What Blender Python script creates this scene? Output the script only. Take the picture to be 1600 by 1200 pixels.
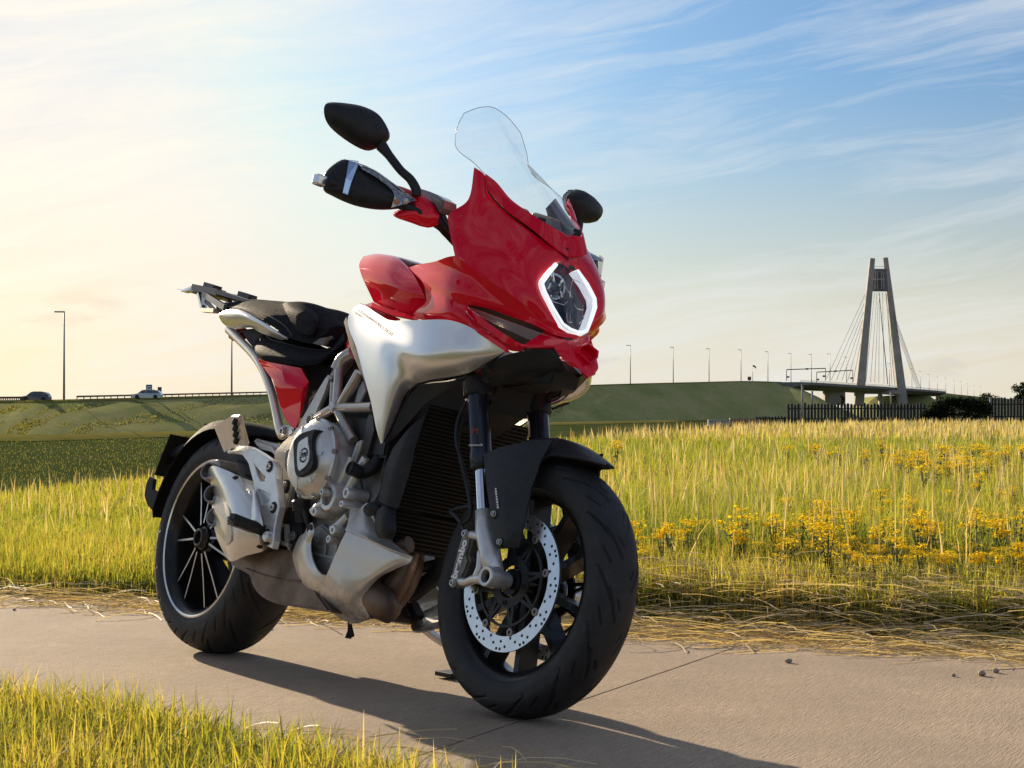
import bpy, bmesh, math, random
import numpy as np
from mathutils import Vector, Matrix
for o in list(bpy.data.objects): bpy.data.objects.remove(o, do_unlink=True)
SC = bpy.context.scene; COL = SC.collection
rng = np.random.default_rng(7); random.seed(7)

# ------------------------------------------------------------------ camera, sky, sun, exposure
F_PX, HOR, CAM_H = 2994.9, 642.1, 0.697          # focal length in pixels of a 1600 wide frame, horizon row, lens height
PITCH = math.atan2(HOR - 600, F_PX)
cam_d = bpy.data.cameras.new('camera'); cam = bpy.data.objects.new('camera', cam_d); COL.objects.link(cam)
cam_d.sensor_width = 36; cam_d.lens = 36 * F_PX / 1600
cam.location = (0, 0, CAM_H); cam.rotation_euler = (math.pi / 2 + PITCH, 0, 0)
cam_d.clip_start = 0.05; cam_d.clip_end = 6000
SC.camera = cam

SUN_EL, SUN_AZ = math.radians(16.5), math.radians(-28.5)     # azimuth measured from +Y towards +X
sun_dir = Vector((math.sin(SUN_AZ) * math.cos(SUN_EL), math.cos(SUN_AZ) * math.cos(SUN_EL), math.sin(SUN_EL)))
sun_d = bpy.data.lights.new('sun', 'SUN'); sun = bpy.data.objects.new('sun', sun_d); COL.objects.link(sun)
sun_d.energy = 5.0; sun_d.angle = math.radians(0.6); sun_d.color = (1.0, 0.82, 0.58)
sun.rotation_euler = sun_dir.to_track_quat('Z', 'Y').to_euler(); sun.location = (-30, 40, 40)

SC.view_settings.view_transform = 'Standard'; SC.view_settings.look = 'None'
SC.view_settings.gamma = 1; SC.view_settings.use_curve_mapping = False; SC.view_settings.exposure = 0.80
SC.render.engine = 'CYCLES'; SC.cycles.use_denoising = True
SC.cycles.max_bounces = 10; SC.cycles.transparent_max_bounces = 24; SC.cycles.glossy_bounces = 5; SC.cycles.diffuse_bounces = 3

class NT:
    """small helper for building node trees"""
    def __init__(s, tree): s.t = tree; s.n = tree.nodes; s.l = tree.links; s.n.clear()
    def __call__(s, kind, ins=None, **props):
        nd = s.n.new(kind)
        for k, v in props.items(): setattr(nd, k, v)
        for k, v in (ins or {}).items():
            sock = nd.inputs[k]
            if isinstance(v, bpy.types.NodeSocket): s.l.new(v, sock)
            else: sock.default_value = v
        return nd
    def math(s, op, a, b=0.0, c=None, clamp=False):
        nd = s('ShaderNodeMath', {0: a, 1: b}, operation=op, use_clamp=clamp)
        if c is not None:
            if isinstance(c, bpy.types.NodeSocket): s.l.new(c, nd.inputs[2])
            else: nd.inputs[2].default_value = c
        return nd.outputs[0]
    def ramp(s, fac, stops, interp='LINEAR'):
        nd = s('ShaderNodeValToRGB', {0: fac}); cr = nd.color_ramp; cr.interpolation = interp
        while len(cr.elements) > 1: cr.elements.remove(cr.elements[-1])
        for i, (p, c) in enumerate(stops):
            e = cr.elements[0] if i == 0 else cr.elements.new(p)
            e.position = p; e.color = (*c, 1) if len(c) == 3 else c
        return nd.outputs[0]
    def mix(s, fac, a, b, blend='MIX'):
        nd = s('ShaderNodeMix', data_type='RGBA', blend_type=blend)
        for sock, v in ((nd.inputs[0], fac), (nd.inputs[6], a), (nd.inputs[7], b)):
            if isinstance(v, bpy.types.NodeSocket): s.l.new(v, sock)
            elif isinstance(v, (int, float)): sock.default_value = v
            else: sock.default_value = (*v, 1) if len(v) == 3 else v
        return nd.outputs[2]
    def noise(s, vec, scale, detail=4, rough=.55, dist=0.0, w=None):
        nd = s('ShaderNodeTexNoise', {'Scale': scale, 'Detail': detail, 'Roughness': rough, 'Distortion': dist})
        if vec is not None: s.l.new(vec, nd.inputs['Vector'])
        return nd.outputs['Fac']
    def mapping(s, vec, scale=(1, 1, 1), rot=(0, 0, 0), loc=(0, 0, 0)):
        nd = s('ShaderNodeMapping', {'Scale': scale, 'Rotation': rot, 'Location': loc}); s.l.new(vec, nd.inputs[0])
        return nd.outputs[0]

SKY_MUL = (.031, .047, .066)
world = bpy.data.worlds.new('World'); SC.world = world; world.use_nodes = True
w = NT(world.node_tree)
sky = w('ShaderNodeTexSky', sky_type='NISHITA', sun_disc=False, sun_elevation=SUN_EL, sun_rotation=SUN_AZ,
        altitude=0, air_density=1.0, dust_density=1.6, ozone_density=2.5)
tc = w('ShaderNodeTexCoord').outputs['Generated']
sep = w('ShaderNodeSeparateXYZ', {0: tc})
# cirrus: long soft wisps, slightly tilted, finer streaks inside broader sheets
wv = w.mapping(tc, (1, 1, 1), (0, math.radians(11), 0))
wv = w.mapping(wv, (1.7, 1.7, 6.5), (0, 0, 0), (.62, .2, .15))
wrp = w('ShaderNodeTexNoise', {'Scale': 2.2, 'Detail': 4.0}); w.l.new(wv, wrp.inputs['Vector'])
wv2 = w('ShaderNodeVectorMath', {0: wv, 1: w('ShaderNodeVectorMath', {0: wrp.outputs['Color'], 1: (.40, .0, .40)}, operation='MULTIPLY').outputs[0]}, operation='ADD').outputs[0]
ci1 = w.noise(wv2, 1.25, 9, .60)
ci2 = w.noise(w.mapping(wv2, (.8, .8, 2.8)), 3.4, 9, .68)
ci = w.math('MULTIPLY_ADD', ci1, 0.60, w.math('MULTIPLY', ci2, 0.40))
cirrus = w.ramp(ci, [(.44, (0, 0, 0)), (.52, (.40, .40, .40)), (.62, (1, 1, 1))])
# small grey puffs low over the horizon
pf = w.noise(w.mapping(tc, (9, 9, 30), (0, 0, 0), (.37, 0, 0.1)), 1.5, 6, .55)
band = w.ramp(sep.outputs[2], [(.0, (0, 0, 0)), (.010, (0, 0, 0)), (.025, (1, 1, 1)), (.046, (1, 1, 1)), (.07, (0, 0, 0))])
puff = w.math('MULTIPLY', w.ramp(pf, [(.56, (0, 0, 0)), (.66, (1, 1, 1))]), band)
sund = w('ShaderNodeVectorMath', {0: tc, 1: tuple(sun_dir)}, operation='DOT_PRODUCT').outputs['Value']
near = w.ramp(sund, [(.84, (0, 0, 0)), (.88, (.10, .10, .10)), (.915, (.34, .34, .34)), (.945, (.80, .80, .80)), (.975, (1, 1, 1))])
skyc = w('ShaderNodeVectorMath', {0: w.mix(1.0, sky.outputs[0], SKY_MUL, 'MULTIPLY'), 1: (.62, .62, .62)}, operation='MINIMUM').outputs[0]
skyc = w.mix(w.math('MULTIPLY', near, .92), skyc, (.52, .53, .54))
hz = w.ramp(sep.outputs[2], [(0, (1, 1, 1)), (.035, (.84, .84, .84)), (.08, (.46, .46, .46)), (.125, (.15, .15, .15)), (.17, (.0, .0, .0))])
warm = w.mix(near, (.55, .485, .365), (.82, .61, .32))
skyc = w.mix(w.math('MULTIPLY', hz, .92), skyc, warm)
cl = w.mix(near, (.52, .535, .54), (.76, .67, .54))
skyc = w.mix(w.math('MULTIPLY', cirrus, .80), skyc, cl)
skyc = w.mix(w.math('MULTIPLY', puff, .55), skyc, w.mix(near, (.36, .36, .36), (.56, .46, .30)))
bg = w('ShaderNodeBackground', {0: skyc, 1: 0.92})
wo = w('ShaderNodeOutputWorld', {0: bg.outputs[0]})

# ------------------------------------------------------------------ helpers
def wpt(px, py, Y):
    """world point seen at photo pixel (px, py) standing at distance Y in front of the lens"""
    a = (px - 800) / F_PX; b = (600 - py) / F_PX
    dy = math.cos(PITCH) - b * math.sin(PITCH); dz = math.sin(PITCH) + b * math.cos(PITCH)
    k = Y / dy
    return Vector((a * k, Y, CAM_H + dz * k))
def gpt(px, py, z=0.0):
    a = (px - 800) / F_PX; b = (600 - py) / F_PX
    dy = math.cos(PITCH) - b * math.sin(PITCH); dz = math.sin(PITCH) + b * math.cos(PITCH)
    k = (z - CAM_H) / dz
    return Vector((a * k, dy * k, z))
def principled(name, col, rough=.5, metal=0.0, coat=0.0, spec=.5, **kw):
    m = bpy.data.materials.new(name); m.use_nodes = True; n = NT(m.node_tree)
    b = n('ShaderNodeBsdfPrincipled'); o = n('ShaderNodeOutputMaterial', {0: b.outputs[0]})
    b.inputs['Base Color'].default_value = (*col, 1); b.inputs['Roughness'].default_value = rough
    b.inputs['Metallic'].default_value = metal; b.inputs['Coat Weight'].default_value = coat
    b.inputs['Coat Roughness'].default_value = kw.get('coat_rough', .04)
    b.inputs['Specular IOR Level'].default_value = spec
    if 'emit' in kw:
        b.inputs['Emission Color'].default_value = (*kw['emit'], 1); b.inputs['Emission Strength'].default_value = kw.get('emit_s', 1)
    if 'trans' in kw: b.inputs['Transmission Weight'].default_value = kw['trans']
    if 'ior' in kw: b.inputs['IOR'].default_value = kw['ior']
    m['b'] = 1
    return m, n, b
def vary(n, b, col, amt=.25, scale=30, bump=0.0, bscale=200, rough=None, vec=None):
    """give a principled material grain: colour noise, roughness noise and fine relief"""
    tc = vec or n('ShaderNodeTexCoord').outputs['Object']
    f = n.noise(tc, scale, 6, .6)
    lo = tuple(max(0, c * (1 - amt)) for c in col); hi = tuple(c * (1 + amt) for c in col)
    n.l.new(n.ramp(f, [(.3, lo), (.7, hi)]), b.inputs['Base Color'])
    if rough: n.l.new(n.ramp(n.noise(tc, scale * 2.3, 4), [(.3, (rough[0],) * 3), (.7, (rough[1],) * 3)]), b.inputs['Roughness'])
    if bump:
        bp = n('ShaderNodeBump', {'Strength': bump, 'Distance': .002, 'Height': n.noise(tc, bscale, 4, .6)})
        n.l.new(bp.outputs[0], b.inputs['Normal'])
def link_mesh(name, me, mat, parent=None, smooth=True):
    o = bpy.data.objects.new(name, me); COL.objects.link(o)
    if mat is not None:
        for m in (mat if isinstance(mat, (list, tuple)) else [mat]): me.materials.append(m)
    if parent is not None: o.parent = parent
    if smooth: me.polygons.foreach_set('use_smooth', [True] * len(me.polygons))
    return o
def mesh_py(name, verts, faces, mat, parent=None, smooth=False):
    me = bpy.data.meshes.new(name); me.from_pydata([tuple(v) for v in verts], [], faces); me.update()
    return link_mesh(name, me, mat, parent, smooth)
def tag(o, label=None, cat=None, group=None, kind=None):
    if label: o['label'] = label
    if cat: o['category'] = cat
    if group: o['group'] = group
    if kind: o['kind'] = kind
    return o
def empty(name, loc=(0, 0, 0)):
    o = bpy.data.objects.new(name, None); COL.objects.link(o); o.location = loc; o.empty_display_size = .1
    return o
def bm_box(bm, c, s, rot=None, mi=0):
    """box centred at c with full sizes s"""
    M = Matrix.Translation(Vector(c)) @ (rot.to_4x4() if rot is not None else Matrix.Identity(4)) @ Matrix.Diagonal((*s, 1))
    r = bmesh.ops.create_cube(bm, size=1.0, matrix=M)
    for f in set(f for v in r['verts'] for f in v.link_faces): f.material_index = mi
def bm_bar(bm, a, b, wd, ht, up=Vector((0, 0, 1)), taper=1.0, mi=0):
    """rectangular bar from a to b"""
    a, b = Vector(a), Vector(b); d = (b - a).normalized(); s = d.cross(up)
    if s.length < 1e-6: s = d.cross(Vector((1, 0, 0)))
    s.normalize(); u = s.cross(d).normalized(); vs = []
    for p, k in ((a, 1.0), (b, taper)):
        for i, j in ((-1, -1), (1, -1), (1, 1), (-1, 1)): vs.append(bm.verts.new(p + s * (i * wd / 2 * k) + u * (j * ht / 2 * k)))
    for q in ((3, 2, 1, 0), (4, 5, 6, 7), (0, 1, 5, 4), (1, 2, 6, 5), (2, 3, 7, 6), (3, 0, 4, 7)):
        bm.faces.new([vs[k] for k in q]).material_index = mi
def bm_tube(bm, pts, rad, n=10, cap=True, mi=0):
    pts = [Vector(p) for p in pts]; rings = []
    if not isinstance(rad, (list, tuple)): rad = [rad] * len(pts)
    nrm = None
    for i, p in enumerate(pts):
        d = (pts[min(i + 1, len(pts) - 1)] - pts[max(i - 1, 0)]).normalized()
        if nrm is None:
            nrm = d.orthogonal().normalized()
        else:
            nrm = (nrm - d * nrm.dot(d)).normalized()
        bn = d.cross(nrm)
        rings.append([bm.verts.new(p + (nrm * math.cos(2 * math.pi * k / n) + bn * math.sin(2 * math.pi * k / n)) * rad[i]) for k in range(n)])
    for i in range(len(rings) - 1):
        for k in range(n):
            f = bm.faces.new((rings[i][k], rings[i][(k + 1) % n], rings[i + 1][(k + 1) % n], rings[i + 1][k])); f.smooth = True; f.material_index = mi
    if cap:
        bm.faces.new(rings[0][::-1]).material_index = mi; bm.faces.new(rings[-1]).material_index = mi
def catmull(pts, sub, closed=False):
    P = [np.array(p, float) for p in pts]; out = []; n = len(P)
    rngN = n if closed else n - 1
    for i in range(rngN):
        p0 = P[(i - 1) % n] if closed or i > 0 else 2 * P[0] - P[1]
        p1 = P[i]; p2 = P[(i + 1) % n]
        p3 = P[(i + 2) % n] if closed or i + 2 < n else 2 * P[-1] - P[-2]
        for k in range(sub):
            t = k / sub
            out.append(.5 * ((2 * p1) + (-p0 + p2) * t + (2 * p0 - 5 * p1 + 4 * p2 - p3) * t * t + (-p0 + 3 * p1 - 3 * p2 + p3) * t ** 3))
    if not closed: out.append(P[-1])
    return out
def bm_obj(name, bm, mat, parent=None, smooth=False, bevel=0.0, seg=2):
    if bevel:
        es = [e for e in bm.edges if len(e.link_faces) == 2 and e.calc_face_angle(0) > .5]
        if es: bmesh.ops.bevel(bm, geom=es, offset=bevel, segments=seg, affect='EDGES', profile=.5, clamp_overlap=True)
    bmesh.ops.recalc_face_normals(bm, faces=bm.faces)
    me = bpy.data.meshes.new(name); bm.to_mesh(me); bm.free()
    o = link_mesh(name, me, mat, parent, False)
    if smooth: auto_smooth(me)
    return o
def auto_smooth(me, ang=35):
    me.polygons.foreach_set('use_smooth', [True] * len(me.polygons))
    try: me.set_sharp_from_angle(angle=math.radians(ang))
    except Exception: pass
# ------------------------------------------------------------------ ground, path, embankment
E1 = np.array([.903, -.430]); E2 = np.array([.430, .903])        # along the path, across the path
def pf(s, c): return E1 * s + E2 * c                              # path frame -> world xy
FAR_C, NEAR_C = 5.70, 3.56
def near_lim(s): return np.interp(s, [-6, -3.4, -3.0, -2.5, -1.9, -1.45, -.9, 2], [3.64, 3.62, 3.56, 3.45, 3.25, 2.98, 2.66, 2.4])
def smooth_noise(x, y, seed=0):
    """cheap smooth value noise for numpy arrays"""
    x = np.asarray(x, float); y = np.asarray(y, float)
    xi = np.floor(x).astype(int); yi = np.floor(y).astype(int); fx = x - xi; fy = y - yi
    fx = fx * fx * (3 - 2 * fx); fy = fy * fy * (3 - 2 * fy)
    def h(a, b):
        v = np.sin(a * 127.1 + b * 311.7 + seed * 74.7) * 43758.5453; return v - np.floor(v)
    return (h(xi, yi) * (1 - fx) + h(xi + 1, yi) * fx) * (1 - fy) + (h(xi, yi + 1) * (1 - fx) + h(xi + 1, yi + 1) * fx) * fy
def fbm(x, y, s, seed=0): return .55 * smooth_noise(x / s, y / s, seed) + .3 * smooth_noise(x / s * 2.1, y / s * 2.1, seed + 3) + .15 * smooth_noise(x / s * 4.3, y / s * 4.3, seed + 5)
PIX_EDGE = np.array([-900, 0, 240, 500, 890, 1000, 1110, 1230, 1400, 2600]); D_EDGE = np.array([11, 13.5, 16.5, 23, 37, 48, 57, 75, 95, 120.])
def d_edge(x, y):
    return np.interp(800 + F_PX * x / np.maximum(y, .1), PIX_EDGE, D_EDGE)
def ground_z(x, y):
    x = np.asarray(x, float); y = np.asarray(y, float)
    c = E2[0] * x + E2[1] * y; s = E1[0] * x + E1[1] * y
    edge = FAR_C + .10 + .09 * (fbm(s, s * 0 + 3, .55, 9) - .5) * 2
    led = .045 + .055 * np.clip((s + 4.9) / 2.0, 0, 1)
    z = led * np.clip((c - edge) / .11, 0, 1) + np.clip((c - FAR_C - .2) / 1.5, 0, 1) * .03 * (fbm(x, y, 1.1, 2) - .4)
    near = np.clip((near_lim(s) - c) / .10, 0, 1) * .035
    z = z + near
    de = d_edge(x, y)
    t = np.clip((y - de) / 9.0, 0, 1); t = t * t * (3 - 2 * t)
    r = np.clip((800 + F_PX * x / np.maximum(y, .1) - 1060) / 120, 0, 1)       # the right-hand field runs on to the stake fence
    r = np.where(y < 215, r, r * np.clip((235 - y) / 20, 0, 1))
    low = -2.75 * (1 - r) + -.42 * r
    return z * (1 - t) + low * t
def grid_mesh(name, us, ds, zf, mat):
    U, D = np.meshgrid(us, ds); X = U * D; Y = D; Z = zf(X, Y)
    n, m = U.shape; V = np.stack([X, Y, Z], -1).reshape(-1, 3)
    F = [(i * m + j, i * m + j + 1, (i + 1) * m + j + 1, (i + 1) * m + j) for i in range(n - 1) for j in range(m - 1)]
    return mesh_py(name, V, F, mat, smooth=True)
def soil_mat(name, c1, c2, c3, sc=6.0, bump=.8):
    m, n, b = principled(name, c1, 1.0, spec=0)
    tc = n('ShaderNodeTexCoord').outputs['Object']
    f = n.noise(tc, sc, 8, .68); g = n.noise(n.mapping(tc, (1, .35, 1)), sc * .13, 5, .6)
    col = n.mix(n.ramp(g, [(.35, (0, 0, 0)), (.65, (1, 1, 1))]), n.ramp(f, [(.3, c1), (.7, c2)]), n.ramp(f, [(.3, c2), (.7, c3)]))
    n.l.new(col, b.inputs['Base Color'])
    n.l.new(n('ShaderNodeBump', {'Strength': bump, 'Distance': .05, 'Height': f}).outputs[0], b.inputs['Normal'])
    return m
M_soil = soil_mat('turf soil', (.045, .050, .016), (.085, .080, .028), (.13, .11, .05), 14)
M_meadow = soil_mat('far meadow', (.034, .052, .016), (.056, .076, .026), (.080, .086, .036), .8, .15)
# ground: one sheet from behind the camera to the horizon, plus finer rows near the path
us = np.concatenate([[-30, -8, -3, -1.2], np.linspace(-.55, .55, 70), [1.2, 3, 8, 30]])
def near_sheet():
    ss = np.linspace(-9, 3.5, 210); cs = np.concatenate([np.linspace(1.2, 2.2, 8), np.linspace(2.25, 3.8, 56), np.linspace(3.9, 5.5, 8), np.linspace(5.55, 6.3, 44), np.linspace(6.35, 7.4, 14)])
    S, C = np.meshgrid(ss, cs); X = E1[0] * S + E2[0] * C; Y = E1[1] * S + E2[1] * C; Z = ground_z(X, Y) - .006
    n, m = S.shape; V = np.stack([X, Y, Z], -1).reshape(-1, 3)
    F = [(i * m + j, i * m + j + 1, (i + 1) * m + j + 1, (i + 1) * m + j) for i in range(n - 1) for j in range(m - 1)]
    return mesh_py('verge', V, F, M_soil, smooth=True)
vg = near_sheet(); vg['kind'] = 'structure'
def zlow(X, Y):
    z = ground_z(X, Y); c = E2[0] * X + E2[1] * Y
    return np.where((c < 7.3), -.04, z)
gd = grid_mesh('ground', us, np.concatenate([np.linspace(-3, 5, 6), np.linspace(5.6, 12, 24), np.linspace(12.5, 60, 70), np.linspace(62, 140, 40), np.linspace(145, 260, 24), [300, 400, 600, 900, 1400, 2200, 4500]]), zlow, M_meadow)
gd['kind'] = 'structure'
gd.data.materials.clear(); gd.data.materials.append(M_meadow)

# concrete path: slabs with open joints
M_conc, n, b = principled('brushed concrete', (.30, .25, .20), .9, spec=.25)
tc = n('ShaderNodeTexCoord').outputs['Object']
bro = n.noise(n.mapping(tc, (170, 13, 40)), 1.0, 5, .7)
gr = n.noise(tc, 260, 3, .6); big = n.noise(tc, 2.2, 6, .62)
agg = n('ShaderNodeTexVoronoi', {'Vector': tc, 'Scale': 170.0}).outputs['Distance']
col = n.ramp(n.math('ADD', n.math('MULTIPLY', gr, .6), n.math('MULTIPLY', bro, .4)), [(.36, (.19, .138, .098)), (.50, (.49, .378, .278)), (.64, (.72, .57, .43))])
col = n.mix(n.ramp(agg, [(.16, (.55, .55, .55)), (.30, (0, 0, 0))]), col, (.15, .105, .075))
col = n.mix(n.ramp(big, [(.35, (0, 0, 0)), (.7, (.60, .60, .60))]), col, (.31, .25, .185))
big2 = n.noise(tc, .75, 6, .6)
col = n.mix(n.ramp(big2, [(.40, (0, 0, 0)), (.60, (.34, .34, .34))]), col, (.24, .185, .14))
spots = n.noise(tc, 7.5, 2, .4)
col = n.mix(n.ramp(spots, [(.76, (0, 0, 0)), (.79, (.5, .5, .5))]), col, (.47, .43, .38))
n.l.new(col, b.inputs['Base Color'])
hgt = n.math('ADD', n.math('MULTIPLY', bro, .8), n.math('MULTIPLY', gr, .7))
n.l.new(n('ShaderNodeBump', {'Strength': 1.0, 'Distance': .006, 'Height': hgt}).outputs[0], b.inputs['Normal'])
path = empty('path'); path['kind'] = 'structure'
ang = math.atan2(E1[1], E1[0])
path.rotation_euler = (0, 0, ang)                        # local x runs along the path, local y across it
j0 = gpt(812, 1128); js = float(E1 @ np.array(j0[:2]))
SL = 3.0
for k in range(-3, 3):
    x0, x1 = js + k * SL, js + (k + 1) * SL - .007
    bm = bmesh.new(); cs = np.linspace(2.3, FAR_C + .35, 16); xs = np.linspace(x0, x1, 26)
    V = [[bm.verts.new((x, c, 0.0005 * math.sin(x * 5 + c * 3))) for c in cs] for x in xs]
    for i in range(len(xs) - 1):
        for j in range(len(cs) - 1): bm.faces.new((V[i][j], V[i + 1][j], V[i + 1][j + 1], V[i][j + 1]))
    r = bmesh.ops.extrude_face_region(bm, geom=bm.faces[:])
    for v in r['geom']:
        if isinstance(v, bmesh.types.BMVert): v.co.z -= .1
    es = [e for e in bm.edges if len(e.link_faces) == 2 and e.calc_face_angle(0) > 1.0 and e.verts[0].co.z > -.05 and e.verts[1].co.z > -.05]
    bmesh.ops.bevel(bm, geom=es, offset=.004, segments=2, affect='EDGES')
    o = bm_obj('slab', bm, M_conc, path)

# ------------------------------------------------------------------ grass
def blade_mat(name, stops, trans=.62, dry=None):
    m = bpy.data.materials.new(name); m.use_nodes = True; n = NT(m.node_tree)
    at = n('ShaderNodeAttribute', attribute_name='tint', attribute_type='GEOMETRY').outputs['Fac']
    hh = n('ShaderNodeAttribute', attribute_name='along', attribute_type='GEOMETRY').outputs['Fac']
    col = n.ramp(at, stops)
    tip = n.mix(n.math('MULTIPLY', n.math('POWER', hh, 2.0), .28), col, (.34, .28, .08))
    d = n('ShaderNodeBsdfDiffuse', {0: tip}); t = n('ShaderNodeBsdfTranslucent', {0: n.mix(1.0, tip, (1.5, 1.4, .7), 'MULTIPLY')})
    g = n('ShaderNodeBsdfGlossy', {0: (.6, .6, .6, 1), 1: .45})
    a = n('ShaderNodeMixShader', {0: trans, 1: d.outputs[0], 2: t.outputs[0]})
    c = n('ShaderNodeMixShader', {0: .04, 1: a.outputs[0], 2: g.outputs[0]})
    n('ShaderNodeOutputMaterial', {0: c.outputs[0]})
    return m
GRASS = [(0, (.060, .105, .016)), (.35, (.165, .220, .032)), (.65, (.295, .300, .045)), (.86, (.42, .345, .075)), (1, (.50, .39, .18))]
M_grass = blade_mat('grass blades', GRASS)
M_dry = blade_mat('dry straw', [(0, (.32, .23, .12)), (.5, (.58, .46, .28)), (1, (.74, .63, .44))], .35)
M_flower = blade_mat('ragwort petals', [(0, (.78, .56, .010)), (1, (.92, .76, .05))], .35)
def blades(name, P, H, W, tint, mat, seg=3, bend=.35, yaw=None, lean=None, curl=None):
    """P (n,3) roots, H heights, W widths -> one mesh of tapered curved blades"""
    n = len(P); H = np.broadcast_to(H, n); W = np.broadcast_to(W, n)
    a = rng.uniform(0, 2 * np.pi, n) if yaw is None else yaw
    b_ = np.abs(rng.normal(0, bend, n)) if lean is None else lean
    dx, dy = np.cos(a), np.sin(a); fa = a + np.pi / 2 + rng.normal(0, .5, n); sx, sy = np.cos(fa), np.sin(fa)
    rows = []; tt = []
    for k in range(seg + 1):
        t = k / seg; off = H * b_ * t ** 1.8; hz = H * t * (1 - .32 * np.minimum(b_, 1.6) * t)
        c = np.stack([P[:, 0] + dx * off, P[:, 1] + dy * off, P[:, 2] + hz], -1)
        wd = W * .5 * (1 - t) ** .7 if k < seg else W * 0
        if k == 0: wd = W * .35
        s = np.stack([sx * wd, sy * wd, wd * 0], -1)
        if k < seg: rows += [c - s, c + s]; tt += [t, t]
        else: rows += [c]; tt += [1.0]
    R = len(rows); V = np.stack(rows, 1).reshape(-1, 3)
    base = (np.arange(n) * R)[:, None]; F = []
    for k in range(seg - 1):
        F.append(base + np.array([2 * k, 2 * k + 1, 2 * k + 3])); F.append(base + np.array([2 * k, 2 * k + 3, 2 * k + 2]))
    F.append(base + np.array([2 * seg - 2, 2 * seg - 1, 2 * seg]))
    F = np.concatenate(F, 0)
    me = bpy.data.meshes.new(name); me.vertices.add(len(V)); me.vertices.foreach_set('co', V.ravel().astype(np.float32))
    me.loops.add(F.size); me.loops.foreach_set('vertex_index', F.ravel().astype(np.int32))
    me.polygons.add(len(F)); me.polygons.foreach_set('loop_start', (np.arange(len(F)) * 3).astype(np.int32))
    me.update(calc_edges=True); me.validate()
    A = me.attributes.new('tint', 'FLOAT', 'POINT'); A.data.foreach_set('value', np.repeat(np.broadcast_to(tint, n), R).astype(np.float32))
    B_ = me.attributes.new('along', 'FLOAT', 'POINT'); B_.data.foreach_set('value', np.tile(np.array(tt), n).astype(np.float32))
    o = link_mesh(name, me, mat, None, True); o['kind'] = 'stuff'
    return o
def scatter(n, s0, s1, c0, c1):
    s = rng.uniform(s0, s1, n); c = rng.uniform(c0, c1, n); X = E1[0] * s + E2[0] * c; Y = E1[1] * s + E2[1] * c
    return s, c, X, Y
def rootz(X, Y): return ground_z(X, Y) - .008
# near verge (bottom left of the picture and on behind the lens)
s, c, X, Y = scatter(90000, -5.2, .3, 1.9, NEAR_C + .10)
lim = near_lim(s) - .02 + .13 * (fbm(s, c * 0, .45, 4) - .5)
k = (c < lim) | ((rng.random(len(s)) < .006) & (c < lim + .25)); s, c, X, Y = s[k], c[k], X[k], Y[k]
patchy = fbm(X, Y, .28, 11)
H = (.035 + .075 * rng.random(len(X)) ** 1.8 + .03 * patchy) * np.clip((lim[k] - c) / .15 + .45, .4, 1.1)
blades('verge_grass', np.stack([X, Y, rootz(X, Y)], -1), H, rng.uniform(.002, .0062, len(X)), np.clip(.22 + .70 * patchy + rng.normal(0, .22, len(X)), 0, 1), M_grass, 4, 1.0)
# ledge grass along the far path edge
s, c, X, Y = scatter(75000, -7.2, .8, FAR_C + .06, FAR_C + 1.25)
k = rng.random(len(s)) < np.clip(.35 + fbm(s, c, .35, 21), 0, 1); s, c, X, Y = s[k], c[k], X[k], Y[k]
pt = fbm(X, Y, .3, 5); rt = np.clip((s + 4.6) / 2.0, 0, 1)
H = .05 + .08 * rng.random(len(X)) * (.7 + pt)
H *= .55 + .45 * np.clip((c - FAR_C - .1) / .35, 0, 1)
blades('ledge_grass', np.stack([X, Y, rootz(X, Y)], -1), H, rng.uniform(.003, .006, len(X)), np.clip(.38 + .5 * pt + rng.normal(0, .22, len(X)), 0, 1), M_grass, 3, .5)
# meadow
def meadow(n, d0, d1, name, wmul, hmul=1.0, p=1.6):
    t = rng.random(n); d = d0 * (d1 / d0) ** t
    u = rng.uniform(-.46, .46, n); X = u * d; Y = d
    c = E2[0] * X + E2[1] * Y; s = E1[0] * X + E1[1] * Y
    px = 800 + F_PX * u; rt = np.clip((px - 500) / 500, 0, 1)
    start = FAR_C + .55 + .35 * rt + .25 * (fbm(s, c, .6, 31) - .5)
    k = (c > start) & (Y < d_edge(X, Y) + 3.5)
    X, Y, d, rt, c, start = X[k], Y[k], d[k], rt[k], c[k], start[k]
    a = fbm(X, Y, 1.3, 41); b2 = fbm(X, Y * .6, 5.0, 43)
    H = (.06 + .14 * a + .09 * rng.random(len(X)) ** 1.5) * (.64 + .52 * rt) * np.clip((c - start) / .9 + .45, .45, 1) * hmul
    tint = np.clip(-.10 + .58 * b2 + .46 * a + rng.normal(0, .16, len(X)) + .18 * np.clip((d - 25) / 30, 0, 1) * rng.random(len(X)), 0, 1)
    return blades(name, np.stack([X, Y, rootz(X, Y)], -1), H, (.0028 + .0011 * d * .40) * wmul * rng.uniform(.6, 1.4, len(X)), tint, M_grass, 3 if d0 < 12 else 2, .75)
meadow(150000, 5.8, 12, 'meadow_grass', 1.0)
meadow(165000, 12, 34, 'meadow_grass', 1.0)
meadow(76000, 34, 110, 'meadow_grass', 1.1)
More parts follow.
